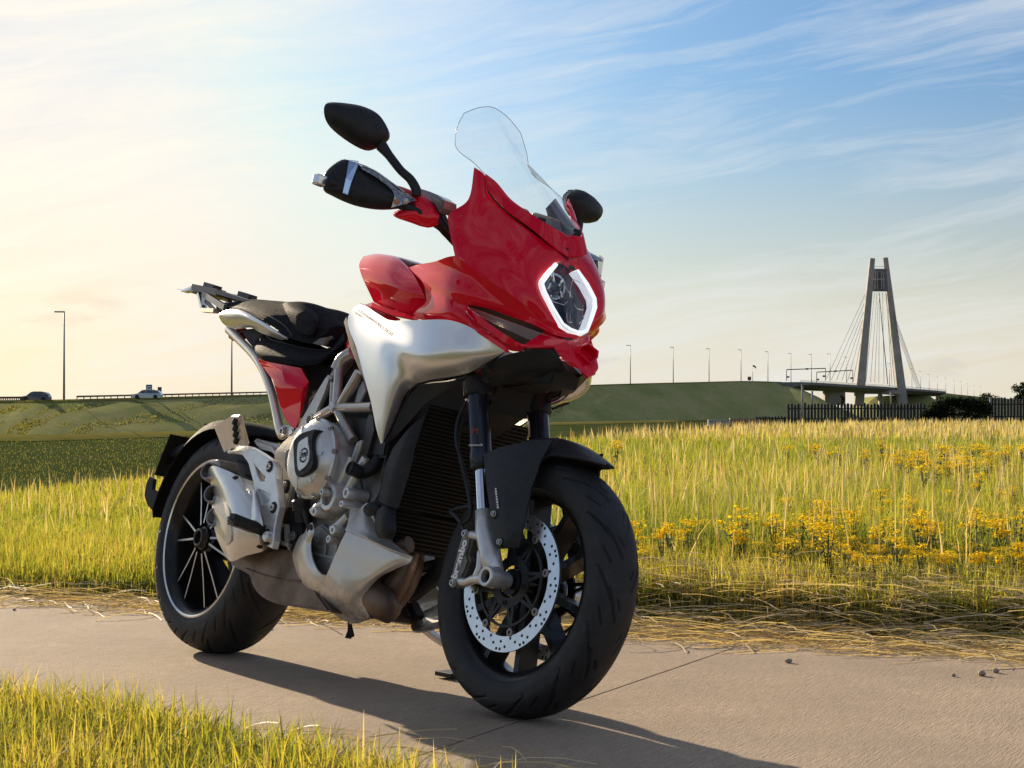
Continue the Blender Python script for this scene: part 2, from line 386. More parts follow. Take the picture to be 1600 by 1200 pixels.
# tan seed stalks rising out of the meadow
def stalks(n, d0, d1, name, hm):
    d = d0 * (d1 / d0) ** rng.random(n); u = rng.uniform(-.46, .46, n); X = u * d; Y = d
    c = E2[0] * X + E2[1] * Y; px = 800 + F_PX * u; rt = np.clip((px - 500) / 500, 0, 1)
    k = (c > FAR_C + .8) & (Y < d_edge(X, Y) + 3) & (rng.random(n) < .25 + fbm(X, Y, 2.0, 55)); X, Y, d, rt = X[k], Y[k], d[k], rt[k]
    H = (.20 + .20 * rng.random(len(X))) * (.7 + .45 * rt) * hm
    return blades(name, np.stack([X, Y, rootz(X, Y)], -1), H, .0028 + .0007 * d, rng.random(len(X)), M_dry, 3, .22)
stalks(7000, 6.4, 30, 'seed_stalks', .9)
stalks(20000, 36, 110, 'tan_far_grass', .95)
# cut straw lying along the path edge
def straw(n, name, c0, c1, zlift, s0=-7.2, s1=.8):
    s, c, X, Y = scatter(n, s0, s1, c0, c1)
    kk = rng.random(n) < np.clip(.40 + (s + 4.6) / 1.6, .38, 1); s, c, X, Y = s[kk], c[kk], X[kk], Y[kk]; n = len(s)
    L = rng.uniform(.05, .26, n); a = math.atan2(E1[1], E1[0]) + rng.normal(0, .55, n) + np.pi * (rng.random(n) < .5)
    # strands: lay a blade down by giving it a huge lean
    P = np.stack([X, Y, rootz(X, Y) + .010 + zlift * rng.random(n) ** 2], -1)
    dx, dy = np.cos(a), np.sin(a); px_, py_ = -dy, dx; W = rng.uniform(.0015, .0034, n); rise = rng.normal(0, .10, n); arch = rng.uniform(0, .05, n)
    rows = []; tt = []
    for k in range(4):
        t = k / 3; wv = rng.normal(0, .0025, n)
        cx = P[:, 0] + dx * L * t + px_ * wv; cy = P[:, 1] + dy * L * t + py_ * wv
        gz = ground_z(cx, cy) * .6 + P[:, 2] * .4 if zlift < .03 else P[:, 2]
        cz = np.maximum(gz + L * rise * t + arch * np.sin(np.pi * t) * L * 2, ground_z(cx, cy) * .0 + .003)
        cc = np.stack([cx, cy, cz], -1); sv = np.stack([px_ * W / 2, py_ * W / 2, W * .35], -1)
        rows += [cc - sv, cc + sv]; tt += [t, t]
    R = 8; V = np.stack(rows, 1).reshape(-1, 3); base = (np.arange(n) * R)[:, None]
    F = np.concatenate([base + np.array(q) for k in range(3) for q in ((2 * k, 2 * k + 1, 2 * k + 3), (2 * k, 2 * k + 3, 2 * k + 2))], 0)
    me = bpy.data.meshes.new(name); me.vertices.add(len(V)); me.vertices.foreach_set('co', V.ravel().astype(np.float32))
    me.loops.add(F.size); me.loops.foreach_set('vertex_index', F.ravel().astype(np.int32))
    me.polygons.add(len(F)); me.polygons.foreach_set('loop_start', (np.arange(len(F)) * 3).astype(np.int32)); me.update(calc_edges=True)
    A = me.attributes.new('tint', 'FLOAT', 'POINT'); A.data.foreach_set('value', np.repeat(rng.random(n), R).astype(np.float32))
    B_ = me.attributes.new('along', 'FLOAT', 'POINT'); B_.data.foreach_set('value', np.zeros(len(V), np.float32))
    o = link_mesh(name, me, M_dry, None, True); o['kind'] = 'stuff'; return o
straw(5200, 'cut_straw', FAR_C - .16, FAR_C + .16, .03); straw(1500, 'cut_straw', FAR_C - .34, FAR_C - .05, .012, -5.0, .8)
straw(5200, 'cut_straw', FAR_C + .05, FAR_C + .8, .07, -3.9, .8)
straw(260, 'cut_straw', 2.7, NEAR_C + .05, .01, -4.5, -1.6)
straw(110, 'cut_straw', FAR_C - .40, FAR_C - .1, .004)

# ------------------------------------------------------------------ far embankment, bridge, fence, lamps, cars
def pxX(px, d): return (px - 800) / F_PX * d
def pyZ(py, d): return CAM_H + (HOR - py) / F_PX * d
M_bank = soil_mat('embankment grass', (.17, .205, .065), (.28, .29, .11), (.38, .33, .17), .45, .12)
M_sunlit = soil_mat('sunlit grass strip', (.12, .125, .030), (.18, .165, .045), (.23, .19, .07), .4, .12)  # lighter yellow paints the sunlight on grass at the bank's foot and crest
M_asph, n, b = principled('asphalt', (.05, .05, .05), .9); vary(n, b, (.05, .05, .05), .3, 3)
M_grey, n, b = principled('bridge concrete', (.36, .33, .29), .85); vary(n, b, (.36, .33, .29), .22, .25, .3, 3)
M_steel = principled('galvanised steel', (.30, .30, .30), .5, .6)[0]
M_darkst = principled('dark steel', (.06, .065, .07), .6, .3)[0]
M_rustrail = principled('weathered rail', (.13, .09, .065), .7, .3)[0]
ROAD = [(-420, 250, 633), (-150, 258, 632), (0, 264, 630.5), (100, 272, 629), (362, 330, 621.5), (640, 430, 613), (880, 560, 605), (985, 628, 601.5), (1100, 720, 598.5), (1165, 775, 597), (1222, 826, 598.3)]
def bank(name, road, z_toe, slope=8.0, width=24, sub=8, cap=False):
    """earth bank: near toe, near crest, far crest, far toe, following the road line; rises and falls a little"""
    R = catmull(road, sub); V = []; F = []; secs = [(px, d, py, 0.0, slope, width) for px, d, py in R]
    if cap: secs += [(R[-1][0], R[-1][1], R[-1][2], k * .15, slope + (2.1 - slope) * min(1, k / 5), width * max(.06, 1 - k / 4)) for k in range(1, 15)]
    for i, (px, d, py, turn, slope_, width_) in enumerate(secs):
        X = pxX(px, d); z = pyZ(py, d); rise = z - z_toe
        r = np.array([X, d]) / math.hypot(X, d); nz = lambda q, k: .35 * math.sin(i * q + k)
        r = np.array([r[0] * math.cos(turn) - r[1] * math.sin(turn), r[0] * math.sin(turn) + r[1] * math.cos(turn)])
        prof = []
        for t, lift in ((1.0, 0), (.8, .10), (.6, -.12), (.42, .12), (.25, .05), (.12, 0), (0, 0)):
            dd = -rise * slope_ * t - 2.0
            prof.append((dd, z_toe - .1 if t == 1 else z - rise * t + lift + (nz(.9, t * 9) * .5 + .5 * math.sin(i * 2.3 + t * 20) * .35) * (0 < t < 1)))
        prof += [(0, z + .15), (width_, z + .15), (width_ + rise * slope * .4, z_toe - .1)]
        for dd, zz in prof: V.append((X + r[0] * dd, d + r[1] * dd, zz))
    m = 10
    for i in range(len(secs) - 1):
        for j in range(m - 1): F.append((i * m + j, (i + 1) * m + j, (i + 1) * m + j + 1, i * m + j + 1))
    o = mesh_py(name, V, F, M_bank, smooth=True); o['kind'] = 'structure'; return o
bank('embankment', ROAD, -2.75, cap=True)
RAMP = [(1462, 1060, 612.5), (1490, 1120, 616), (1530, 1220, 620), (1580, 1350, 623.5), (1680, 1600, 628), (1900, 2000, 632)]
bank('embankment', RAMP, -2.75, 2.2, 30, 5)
def bank_tufts(n, road, slope, zt, name, tmul=1.0):
    R = np.array(catmull(road, 10)); k = rng.uniform(0, len(R) - 1.001, n); i = k.astype(int); f = (k - i)[:, None]; Q = R[i] * (1 - f) + R[i + 1] * f
    X = (Q[:, 0] - 800) / F_PX * Q[:, 1]; Dd = Q[:, 1]; z = CAM_H + (HOR - Q[:, 2]) / F_PX * Dd; rise = z - zt; t = rng.random(n) ** .8
    off = -rise * slope * t - 1.0; rx, ry = X / np.hypot(X, Dd), Dd / np.hypot(X, Dd); x, y = X + rx * off, Dd + ry * off
    pt = fbm(x, y * .5, 14.0, 71) * .6 + fbm(x, y, 3.5, 73) * .4
    keep = rng.random(n) < .35 + pt
    P = np.stack([x, y, z - rise * t], -1)[keep]; Dd = Dd[keep]; pt = pt[keep]
    return blades(name, P, rng.uniform(.10, .32, len(P)) * (.7 + Dd / 900), rng.uniform(.12, .36, len(P)) * (Dd / 300) ** .8, np.clip(.10 + pt * .75 * tmul + rng.normal(0, .14, len(P)), 0, 1), M_tuft, 2, .6)
M_tuft = blade_mat('rough bank grass', [(0, (.105, .130, .042)), (.4, (.145, .160, .058)), (.75, (.19, .172, .078)), (1, (.22, .18, .10))], .42)
# road surface on the bank; pale strips at foot and crest carry sunlight in their colour
def ribbon(name, road, off0, off1, zfun, mat, sub=8):
    R = catmull(road, sub); V = []; F = []
    for px, d, py in R:
        X = pxX(px, d); r = np.array([X, d]) / math.hypot(X, d); rise = pyZ(py, d) + 2.75
        for t in (0, .5, 1):
            dd = (off0(rise) * (1 - t) + off1(rise) * t); V.append((X + r[0] * dd, d + r[1] * dd, zfun(pyZ(py, d), t)))
    for i in range(len(R) - 1):
        for j in range(2): F.append((i * 3 + j, i * 3 + j + 1, (i + 1) * 3 + j + 1, (i + 1) * 3 + j))
    o = mesh_py(name, V, F, mat, smooth=True); o['kind'] = 'structure'; return o
ribbon('road', ROAD, lambda r: 2, lambda r: 21, lambda z, t: z + .16, M_asph)
ribbon('sunlit_strip', ROAD, lambda r: -r * 8.0 - 14, lambda r: -r * 8.0 - .5, lambda z, t: -2.75 + (.05, .7, .10)[int(t * 2)], M_sunlit)
ribbon('sunlit_strip', ROAD, lambda r: -1.9, lambda r: 1.2, lambda z, t: z + (.04, .45, .14)[int(t * 2)], M_sunlit)
bank_tufts(30000, ROAD[:7], 8.0, -2.75, 'bank_grass')
bank_tufts(6000, RAMP, 2.2, -2.75, 'bank_grass')
# rough low meadow between the field and the bank
n_ = 70000; d_ = 16 * (260 / 16) ** rng.random(n_); u_ = rng.uniform(-.60, .10, n_); x_, y_ = u_ * d_, d_
k_ = (y_ > d_edge(x_, y_) + 3) & (y_ < np.interp(800 + F_PX * u_, [q[0] for q in ROAD], [q[1] for q in ROAD]) - 34)
x_, y_, d_ = x_[k_], y_[k_], d_[k_]
blades('low_meadow_grass', np.stack([x_, y_, ground_z(x_, y_)], -1), rng.uniform(.06, .20, len(x_)), .004 + .0004 * d_, np.clip(.25 + .55 * fbm(x_, y_ * .4, 6.0, 81) + rng.normal(0, .12, len(x_)), 0, 1), M_tuft, 2, .6)
# second hill seen through the bridge
V = [(pxX(px, 1010), 1010 + dy, z) for px, dy, z in ((1340, 0, -3), (1362, 8, 5.5), (1376, 12, 8.5), (1400, 12, 9.0), (1460, 12, 9), (1470, 40, 9), (1380, 60, 8), (1340, 60, -3), (1365, -20, -3), (1480, -22, -3))]
mesh_py('hill', V, [(0, 8, 1), (8, 2, 1), (8, 9, 3, 2), (9, 4, 3), (4, 5, 6, 3), (3, 6, 2), (2, 6, 7, 1), (1, 7, 0)], M_bank)['kind'] = 'structure'

def on_road(px):
    R = np.array(catmull(ROAD, 12)); return float(np.interp(px, R[:, 0], R[:, 1])), float(np.interp(px, R[:, 0], R[:, 2]))
# street lamps
def lamp_mesh(h, d):
    bm = bmesh.new(); bm_tube(bm, [(0, 0, 0), (0, 0, h * .5), (0, 0, h)], [.17, .13, .09], 8)
    pole = bpy.data.meshes.new('pole'); bm.to_mesh(pole); bm.free()
    bm = bmesh.new(); bm_box(bm, (-.65, 0, h + .02), (1.5, .34, .20)); bmesh.ops.bevel(bm, geom=bm.edges[:], offset=.05, segments=1, affect='EDGES')
    head = bpy.data.meshes.new('lantern'); bm.to_mesh(head); bm.free()
    for m in (pole, head): m.materials.append(M_steel)
    return pole, head
LAMPS = [(100, 'leftmost tall street lamp beside the dark hatchback'), (362, 'street lamp rising from the road just under the motorcycle tail'),
 (985, 'first street lamp to the right of the motorcycle fairing'), (1052, 'second street lamp to the right of the motorcycle'), (1108, 'third street lamp right of the motorcycle on the green bank'),
 (1158, 'street lamp just left of the windsock pole on the bank'), (1200, 'street lamp just right of the windsock pole'), (1236, 'street lamp at the left end of the sign gantry'),
 (1268, 'street lamp standing behind the sign gantry beam')]
pole_me, head_me = lamp_mesh(13.0, 0)
for px, lab in LAMPS:
    d, py = on_road(min(px, 1222)); d += 3 if px <= 1222 else (px - 1222) * .9 + 3; z = pyZ(py, d) if px <= 1222 else pyZ(598.5, d)
    t = empty('street_lamp', (pxX(px, d), d, z)); tag(t, lab, 'street lamp', 'street lamps along the raised road')
    for nm, me in (('pole', pole_me), ('lantern', head_me)):
        o = bpy.data.objects.new(nm, me); COL.objects.link(o); o.parent = t
    t.rotation_euler = (0, 0, .2)
FAR_L = [(1297, 596, 553), (1323, 598, 558), (1390, 604, 568), (1425, 606, 576), (1438.6, 612, 580), (1452, 613, 585), (1465, 614, 588), (1478, 616, 590), (1491, 617, 594), (1502, 618, 596), (1512, 619, 599), (1522, 620, 602), (1532, 621, 604)]
FAR_LAB = ['street lamp just left of the left fan of stay cables', 'street lamp between the left stay cables and the left pylon leg', 'street lamp seen inside the pylon near its right leg', 'street lamp just right of the right pylon leg',
  'first street lamp past the right-hand stay cables', 'second street lamp past the right-hand stay cables', 'third street lamp past the right-hand stay cables', 'fourth street lamp past the right-hand stay cables', 'fifth street lamp past the right-hand stay cables',
  'fifth from last of the tiny lamps on the far ramp', 'third from last of the tiny lamps on the far ramp', 'last but one of the tiny lamps on the far ramp', 'last tiny lamp on the far ramp, nearest the round tree']
for (px, yb, yt), lab_ in zip(FAR_L, FAR_LAB):
    d = 13 * F_PX / max(yb - yt, 13) ; z = pyZ(yb, d)
    t = empty('street_lamp', (pxX(px, d), d, z)); tag(t, lab_, 'street lamp', 'far street lamps on and past the bridge')
    for nm, me in (('pole', pole_me), ('lantern', head_me)):
        o = bpy.data.objects.new(nm, me); COL.objects.link(o); o.parent = t

# cable stayed bridge
BR = empty('cable_stayed_bridge', (pxX(1372, 960), 960, -2.75)); tag(BR, 'grey concrete cable stayed bridge with a tall A shaped pylon', 'bridge')
Bo = Vector(BR.location)
def brp(px, py, d): return Vector((pxX(px, d), d, pyZ(py, d))) - Bo
def deck_d(px): return 826 + (px - 1222) * 1.0
for nm, side in (('pylon_leg', ((1341, 634, 1363.5, 403.5, 954))), ('pylon_leg', ((1410.5, 634, 1383.5, 402.5, 966)))):
    bm = bmesh.new(); x0, y0, x1, y1, d = side; a = brp(x0, y0, d); c_ = brp(x1, y1, d); bm_bar(bm, a, c_, 4.6, 5.0, Vector((0, 1, 0)), .52)
    o = bm_obj(nm, bm, M_grey, BR, bevel=.3)
bm = bmesh.new(); a = brp(1374.5, 455, 960); c_ = brp(1374.5, 420, 960); bm_bar(bm, a, c_, 8.2, 3.4, Vector((0, 1, 0)), .80)
cb = bm_obj('crossbeam', bm, principled('pylon chamber', (.15, .15, .17), .7)[0], BR, bevel=.15)
bm = bmesh.new()
for q in (1367.5, 1371, 1378, 1381.5): bm_bar(bm, brp(q, 452, 957.5), brp(1374.5 + (q - 1374.5) * .8, 424, 957.5), .5, .8, Vector((0, 1, 0)))
bm_bar(bm, brp(1366, 436, 957.4), brp(1383, 436, 957.4), .5, .7)
bm_obj('chamber_rib', bm, M_grey, cb)['kind'] = 'stuff'
bm = bmesh.new(); bm_tube(bm, [brp(1367, 418, 959), brp(1367, 416.5, 959), brp(1382, 416.5, 959), brp(1382, 418, 959)], .1, 5); bm_obj('railing', bm, M_steel, BR)
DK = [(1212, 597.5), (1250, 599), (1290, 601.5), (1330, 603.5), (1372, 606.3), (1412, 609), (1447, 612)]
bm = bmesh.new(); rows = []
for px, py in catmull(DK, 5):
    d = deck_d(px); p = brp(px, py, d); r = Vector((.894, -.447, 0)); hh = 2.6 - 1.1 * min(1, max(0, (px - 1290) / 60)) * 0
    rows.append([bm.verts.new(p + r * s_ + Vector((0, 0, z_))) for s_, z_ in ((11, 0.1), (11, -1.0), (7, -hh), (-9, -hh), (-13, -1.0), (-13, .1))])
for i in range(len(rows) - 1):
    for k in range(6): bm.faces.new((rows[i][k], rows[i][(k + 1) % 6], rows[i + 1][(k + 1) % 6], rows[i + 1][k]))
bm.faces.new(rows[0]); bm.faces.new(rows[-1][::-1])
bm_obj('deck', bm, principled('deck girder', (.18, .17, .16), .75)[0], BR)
bm = bmesh.new()
pts = [brp(px, py - 2.6, deck_d(px)) + Vector((.894, -.447, 0)) * 11 for px, py in catmull(DK, 4)]
bm_tube(bm, pts, .09, 5); bm_tube(bm, [p - Vector((0, 0, .45)) for p in pts], .07, 5)
for p in pts[::2]: bm_tube(bm, [p, p - Vector((0, 0, 1.0))], .07, 5)
bm_obj('railing', bm, M_steel, BR)
for x0, x1, y0, y1, d, dp in ((1289, 1321, 606, 633, 905, 7), (1374, 1379, 610, 634, 968, 4), (1404, 1409, 612, 634, 990, 4)):
    bm = bmesh.new(); p, q = brp(x0, y1, d), brp(x1, y0, d); bm_box(bm, (p + q) / 2 + Vector((0, dp / 2, 0)), (abs(q.x - p.x), dp, abs(q.z - p.z)))
    bm_obj('pier', bm, M_grey, BR, bevel=.1)
bm = bmesh.new(); p = [brp(1339, 612.5, 960), brp(1412, 612.5, 960)]; bm_bar(bm, p[0], p[1], 3, 2.0); bm_obj('crossbeam', bm, M_grey, BR, bevel=.1)
def c5(x, y): return 1160 + x * .275, 390 + y * .275
CAB = [((706, 240), (478, 735)), ((703, 285), (506, 740)), ((700, 325), (535, 742)), ((696, 365), (565, 745)), ((691, 405), (598, 748)), ((682, 480), (629, 750)),
       ((752, 245), (702, 752)), ((766, 245), (728, 754)), ((772, 300), (752, 756)), ((780, 245), (775, 758)), ((778, 245), (826, 765)), ((798, 245), (805, 762)), ((820, 250), (850, 770)), ((815, 245), (866, 775)),
       ((858, 350), (1012, 785)), ((862, 375), (1006, 785)), ((867, 405), (999, 787)), ((872, 440), (991, 787))]
for k, (a, c_) in enumerate(CAB):
    pa, pc = c5(*a), c5(*c_); bm = bmesh.new()
    bm_tube(bm, [brp(*pa, 960), brp(*pc, deck_d(pc[0]) - 6)], .22 if k == 10 else .105, 5)
    bm_obj('stay_cable', bm, M_darkst, BR)
# sign gantries
def gantry(x0, y0, x1, y1, base, d, lab):
    g = empty('sign_gantry', (pxX(x0, d), d, pyZ(base, d))); o0 = Vector(g.location); tag(g, lab, 'sign gantry', 'sign gantries in front of the bridge')
    P = lambda px, py: Vector((pxX(px, d), d, pyZ(py, d))) - o0
    for q, yy in ((x0, y0), (x1, y1)):
        bm = bmesh.new(); bm_tube(bm, [P(q, base), P(q, yy)], .17, 6); bm_obj('post', bm, M_rustrail, g)
    bm = bmesh.new(); bm_bar(bm, P(x0, y0), P(x1, y1), .5, .42); bm_obj('beam', bm, M_rustrail, g)
    for t in (.03, .52, .96):
        c_ = P(x0 + (x1 - x0) * t, y0 + (y1 - y0) * t); bm = bmesh.new(); dz = -12.2 * d / F_PX * (1 if t != .52 else 0)
        bm_box(bm, c_ + Vector((0, -.3, dz * (.95 if t < .5 else 1))), (1.4 if t != .52 else 1.2, .25, .75)); bm_obj('sign_box', bm, M_darkst, g)
gantry(1229, 577.5, 1290, 575.5, 595, 850, 'brown sign gantry with the taller left portal before the bridge')
gantry(1276, 581.5, 1332.5, 578.5, 598, 905, 'brown sign gantry nearest the left pylon leg')
# windsock and the little sign on the bank
d = 770; ws = empty('windsock', (pxX(1176, d), d, pyZ(597, d))); tag(ws, 'small dark windsock on a thin pole on the bank', 'windsock'); h_ = 25 * d / F_PX
bm = bmesh.new(); bm_tube(bm, [(0, 0, 0), (0, 0, h_)], .09, 6); bm_obj('pole', bm, M_steel, ws)
bm = bmesh.new(); bm_tube(bm, [(0, 0, h_), (.6, 0, h_ + .05), (1.1, 0, h_ - .4), (1.5, 0, h_ - .9)], [.32, .36, .28, .16], 8); bm_obj('sock', bm, M_darkst, ws)
sg = empty('road_sign', (pxX(1171, d), d, pyZ(598, d))); tag(sg, 'small square brown road sign left of the windsock', 'road sign')
bm = bmesh.new(); bm_tube(bm, [(0, 0, 0), (0, 0, 2.4)], .06, 5); bm_obj('post', bm, M_steel, sg)
bm = bmesh.new(); bm_box(bm, (0, 0, 1.7), (1.4, .1, 1.5)); bm_obj('sign_panel', bm, M_rustrail, sg)

# guard rails on the left
def rail(p0, p1, lab):
    R = [(px, ) + on_road(px) for px in np.linspace(p0, p1, 12)]
    g = empty('guard_rail', (pxX(R[0][0], R[0][1]), R[0][1], pyZ(R[0][2], R[0][1]))); o0 = Vector(g.location); tag(g, lab, 'guard rail', 'guard rails along the raised road')
    P = [Vector((pxX(px, d + 1), d + 1, pyZ(py, d + 1))) - o0 for px, d, py in R]
    bm = bmesh.new()
    for i in range(len(P) - 1): bm_bar(bm, P[i] + Vector((0, 0, .82)), P[i + 1] + Vector((0, 0, .82)), .08, .26)
    bm_obj('rail', bm, M_rustrail, g)
    bm = bmesh.new()
    for k in range(34):
        t = k / 33 * 11; i = min(int(t), 10); p = P[i].lerp(P[i + 1], t - i); bm_box(bm, p + Vector((0, .1, .4)), (.12, .12, .85))
    bm_obj('rail_post', bm, M_rustrail, g)['kind'] = 'stuff'
rail(-60, 34, 'short dark guard rail at the left edge behind the dark hatchback')
rail(120, 470, 'long dark guard rail from the lamp post to behind the motorcycle tail')

# cars
M_glass = principled('car glass', (.05, .06, .07), .05, spec=.8)[0]
M_tyre_far = principled('far tyre', (.02, .02, .02), .8)[0]
def car(px, yb, d, L, H, paint, lab):
    c0 = empty('parked_car' if False else 'car', (pxX(px, d), d, pyZ(yb, d))); tag(c0, lab, 'car'); W = 1.75
    pr = [(-.50, .16), (-.50, .42), (-.47, .50), (-.30, .58), (-.16, .92), (-.04, 1.0), (.22, 1.0), (.40, .90), (.48, .62), (.50, .45), (.50, .18), (.42, .12), (-.42, .12)]
    bm = bmesh.new(); A, Bv = [], []
    for x, z in pr:
        ins = .16 if z > .6 else 0
        A.append(bm.verts.new((x * L, -W / 2 + ins, z * H))); Bv.append(bm.verts.new((x * L, W / 2 - ins, z * H)))
    nn = len(pr); bm.faces.new(A); bm.faces.new(Bv[::-1])
    for i in range(nn): bm.faces.new((A[i], Bv[i], Bv[(i + 1) % nn], A[(i + 1) % nn]))
    bm_obj('body', bm, paint, c0, bevel=.04)
    for q in (((-.275, .62), (-.145, .90), (-.02, .94), (-.02, .62)), ((.0, .62), (.0, .94), (.20, .94), (.20, .62)), ((.22, .62), (.22, .94), (.36, .87), (.44, .64))):
        bm = bmesh.new(); f1 = [bm.verts.new((x * L, -W / 2 + (.125 if z > .7 else .02), z * H)) for x, z in q]; bm.faces.new(f1)
        r = bmesh.ops.extrude_face_region(bm, geom=bm.faces[:])
        for v in r['geom']:
            if isinstance(v, bmesh.types.BMVert): v.co.y += .06
        bm_obj('side_window', bm, M_glass, c0)
    for sx in (-.31, .31):
        for sy in (-1, 1):
            bm = bmesh.new(); bmesh.ops.create_cone(bm, cap_ends=True, segments=16, radius1=.32, radius2=.32, depth=.22, matrix=Matrix.Translation((sx * L, sy * (W / 2 - .08), .32)) @ Matrix.Rotation(math.pi / 2, 4, 'X'))
            bm_obj('wheel', bm, M_tyre_far, c0)
    bm = bmesh.new(); bm_box(bm, (-.485 * L, -W / 2 + .2, .46 * H), (.14, .3, .12)); bm_obj('headlight', bm, M_steel, c0)
car(56.5, 627.5, 268, 3.95, 1.42, principled('graphite car paint', (.035, .037, .042), .35, coat=1)[0], 'dark hatchback driving on the raised road at the far left')
car(230, 623.4, 290, 4.45, 1.42, principled('pale blue car paint', (.42, .50, .56), .3, coat=1)[0], 'pale blue car on the raised road beside the blue road sign')
d = 299; sg = empty('road_sign', (pxX(233, d), d, pyZ(626, d))); tag(sg, 'blue road sign with a white letter behind the pale car', 'road sign', )
bm = bmesh.new(); bm_tube(bm, [(-.3, 0, 0), (-.3, 0, 2.3)], .05, 5); bm_tube(bm, [(.3, 0, 0), (.3, 0, 2.3)], .05, 5); bm_obj('post', bm, M_steel, sg)
bm = bmesh.new(); bm_box(bm, (0, -.05, 1.75), (.95, .06, 1.5)); bm_obj('sign_panel', bm, principled('sign blue', (.03, .09, .28), .4)[0], sg)
M_white = principled('sign white', (.8, .8, .8), .5)[0]
bm = bmesh.new()
for c_, s_ in (((-.2, -.09, 1.75), (.12, .02, 1.0)), ((.05, -.09, 2.2), (.4, .02, .12)), ((.05, -.09, 1.78), (.36, .02, .12)), ((.28, -.09, 2.0), (.11, .02, .36))): bm_box(bm, c_, s_)
bm_obj('sign_letter', bm, M_white, sg)
sg = empty('road_sign', (pxX(249.5, d), d, pyZ(625, d))); tag(sg, 'small square brown road sign just right of the pale car', 'road sign')
bm = bmesh.new(); bm_tube(bm, [(0, 0, 0), (0, 0, 1.4)], .05, 5); bm_obj('post', bm, M_steel, sg)
bm = bmesh.new(); bm_box(bm, (0, -.04, 1.6), (.62, .05, .85)); bm_obj('sign_panel', bm, M_rustrail, sg)

# stake fence
M_stake, n, b = principled('tarred stakes', (.035, .038, .036), .9); vary(n, b, (.035, .038, .036), .5, 2)
def stakes(p0, p1, yt, yb, d, step, lab):
    z0, z1 = pyZ(yb, d) - .3, pyZ(yt, d); X0, X1 = pxX(p0, d), pxX(p1, d)
    f_ = empty('stake_fence', (X0, d, z0)); tag(f_, lab, 'fence', 'dark stake fences at the far end of the field')
    bm = bmesh.new(); x = 0.0
    while x < X1 - X0:
        hh = (z1 - z0) * random.uniform(.93, 1.04); w_ = step * random.uniform(.68, .82); dy = random.uniform(-.03, .03)
        bm_bar(bm, (x, dy, 0), (x + random.uniform(-.02, .02), dy, hh - .09), w_, .09, Vector((0, 1, 0))); bm_bar(bm, (x, dy, hh - .09), (x, dy, hh), w_, .09, Vector((0, 1, 0)), .4); x += step
    bm_obj('stake', bm, M_stake, f_)['kind'] = 'stuff'
    bm = bmesh.new()
    for t in (.25, .75): bm_box(bm, ((X1 - X0) / 2, .09, (z1 - z0) * t), (X1 - X0, .07, .12))
    bm_obj('rail', bm, M_stake, f_)
stakes(1232, 1448, 630, 658, 200, .345, 'dark stake fence left of the dark bush under the bridge')
stakes(1545, 1760, 622, 656, 200, .33, 'dark stake fence right of the dark bush')
stakes(1182, 1232, 650, 660, 202, .33, 'low dark fence between the tan crate and the stake fence')
def board(p0, p1, yt, yb, d, mat, name, lab, cat, nb):
    z0, z1 = pyZ(yb, d) - .25, pyZ(yt, d); X0, X1 = pxX(p0, d), pxX(p1, d); e = empty(name, ((X0 + X1) / 2, d, z0)); tag(e, lab, cat); hh = z1 - z0
    for k in range(nb):
        bm = bmesh.new(); bm_box(bm, (0, 0, hh * (k + .5) / nb), (X1 - X0, .8, hh / nb - .03)); bm_obj('board', bm, mat, e, bevel=.02)
board(1106, 1140, 655.5, 662, 190, principled('pale boards', (.36, .35, .33), .8)[0], 'water_trough', 'low pale grey trough in the far grass', 'trough', 3)
board(1140, 1181, 653, 661, 195, principled('tan boards', (.33, .21, .12), .8)[0], 'wooden_crate', 'low tan wooden crate beside the pale trough', 'crate', 3)
for px, yt, yb, d, lab in ((1253.5, 602, 659, 196, 'taller pale pole in front of the left stake fence'), (1269, 612, 632, 205, 'shorter pale pole behind the left stake fence'), (1547.5, 622, 654, 197, 'pale pole between the dark bush and the right stake fence'), (1392, 613, 634, 230, 'thin pale pole below the bridge deck')):
    z0 = pyZ(yb, d) - .3; e = empty('pole', (pxX(px, d), d, z0)); tag(e, lab, 'pole')
    bm = bmesh.new(); bm_tube(bm, [(0, 0, 0), (0, 0, pyZ(yt, d) - z0)], .11, 7); bm_obj('shaft', bm, principled('pale pole', (.33, .30, .26), .7)[0], e)
    bm = bmesh.new(); bm_tube(bm, [(0, 0, pyZ(yt, d) - z0), (0, 0, pyZ(yt, d) - z0 + .06)], .13, 7); bm_obj('cap', bm, M_steel, e)

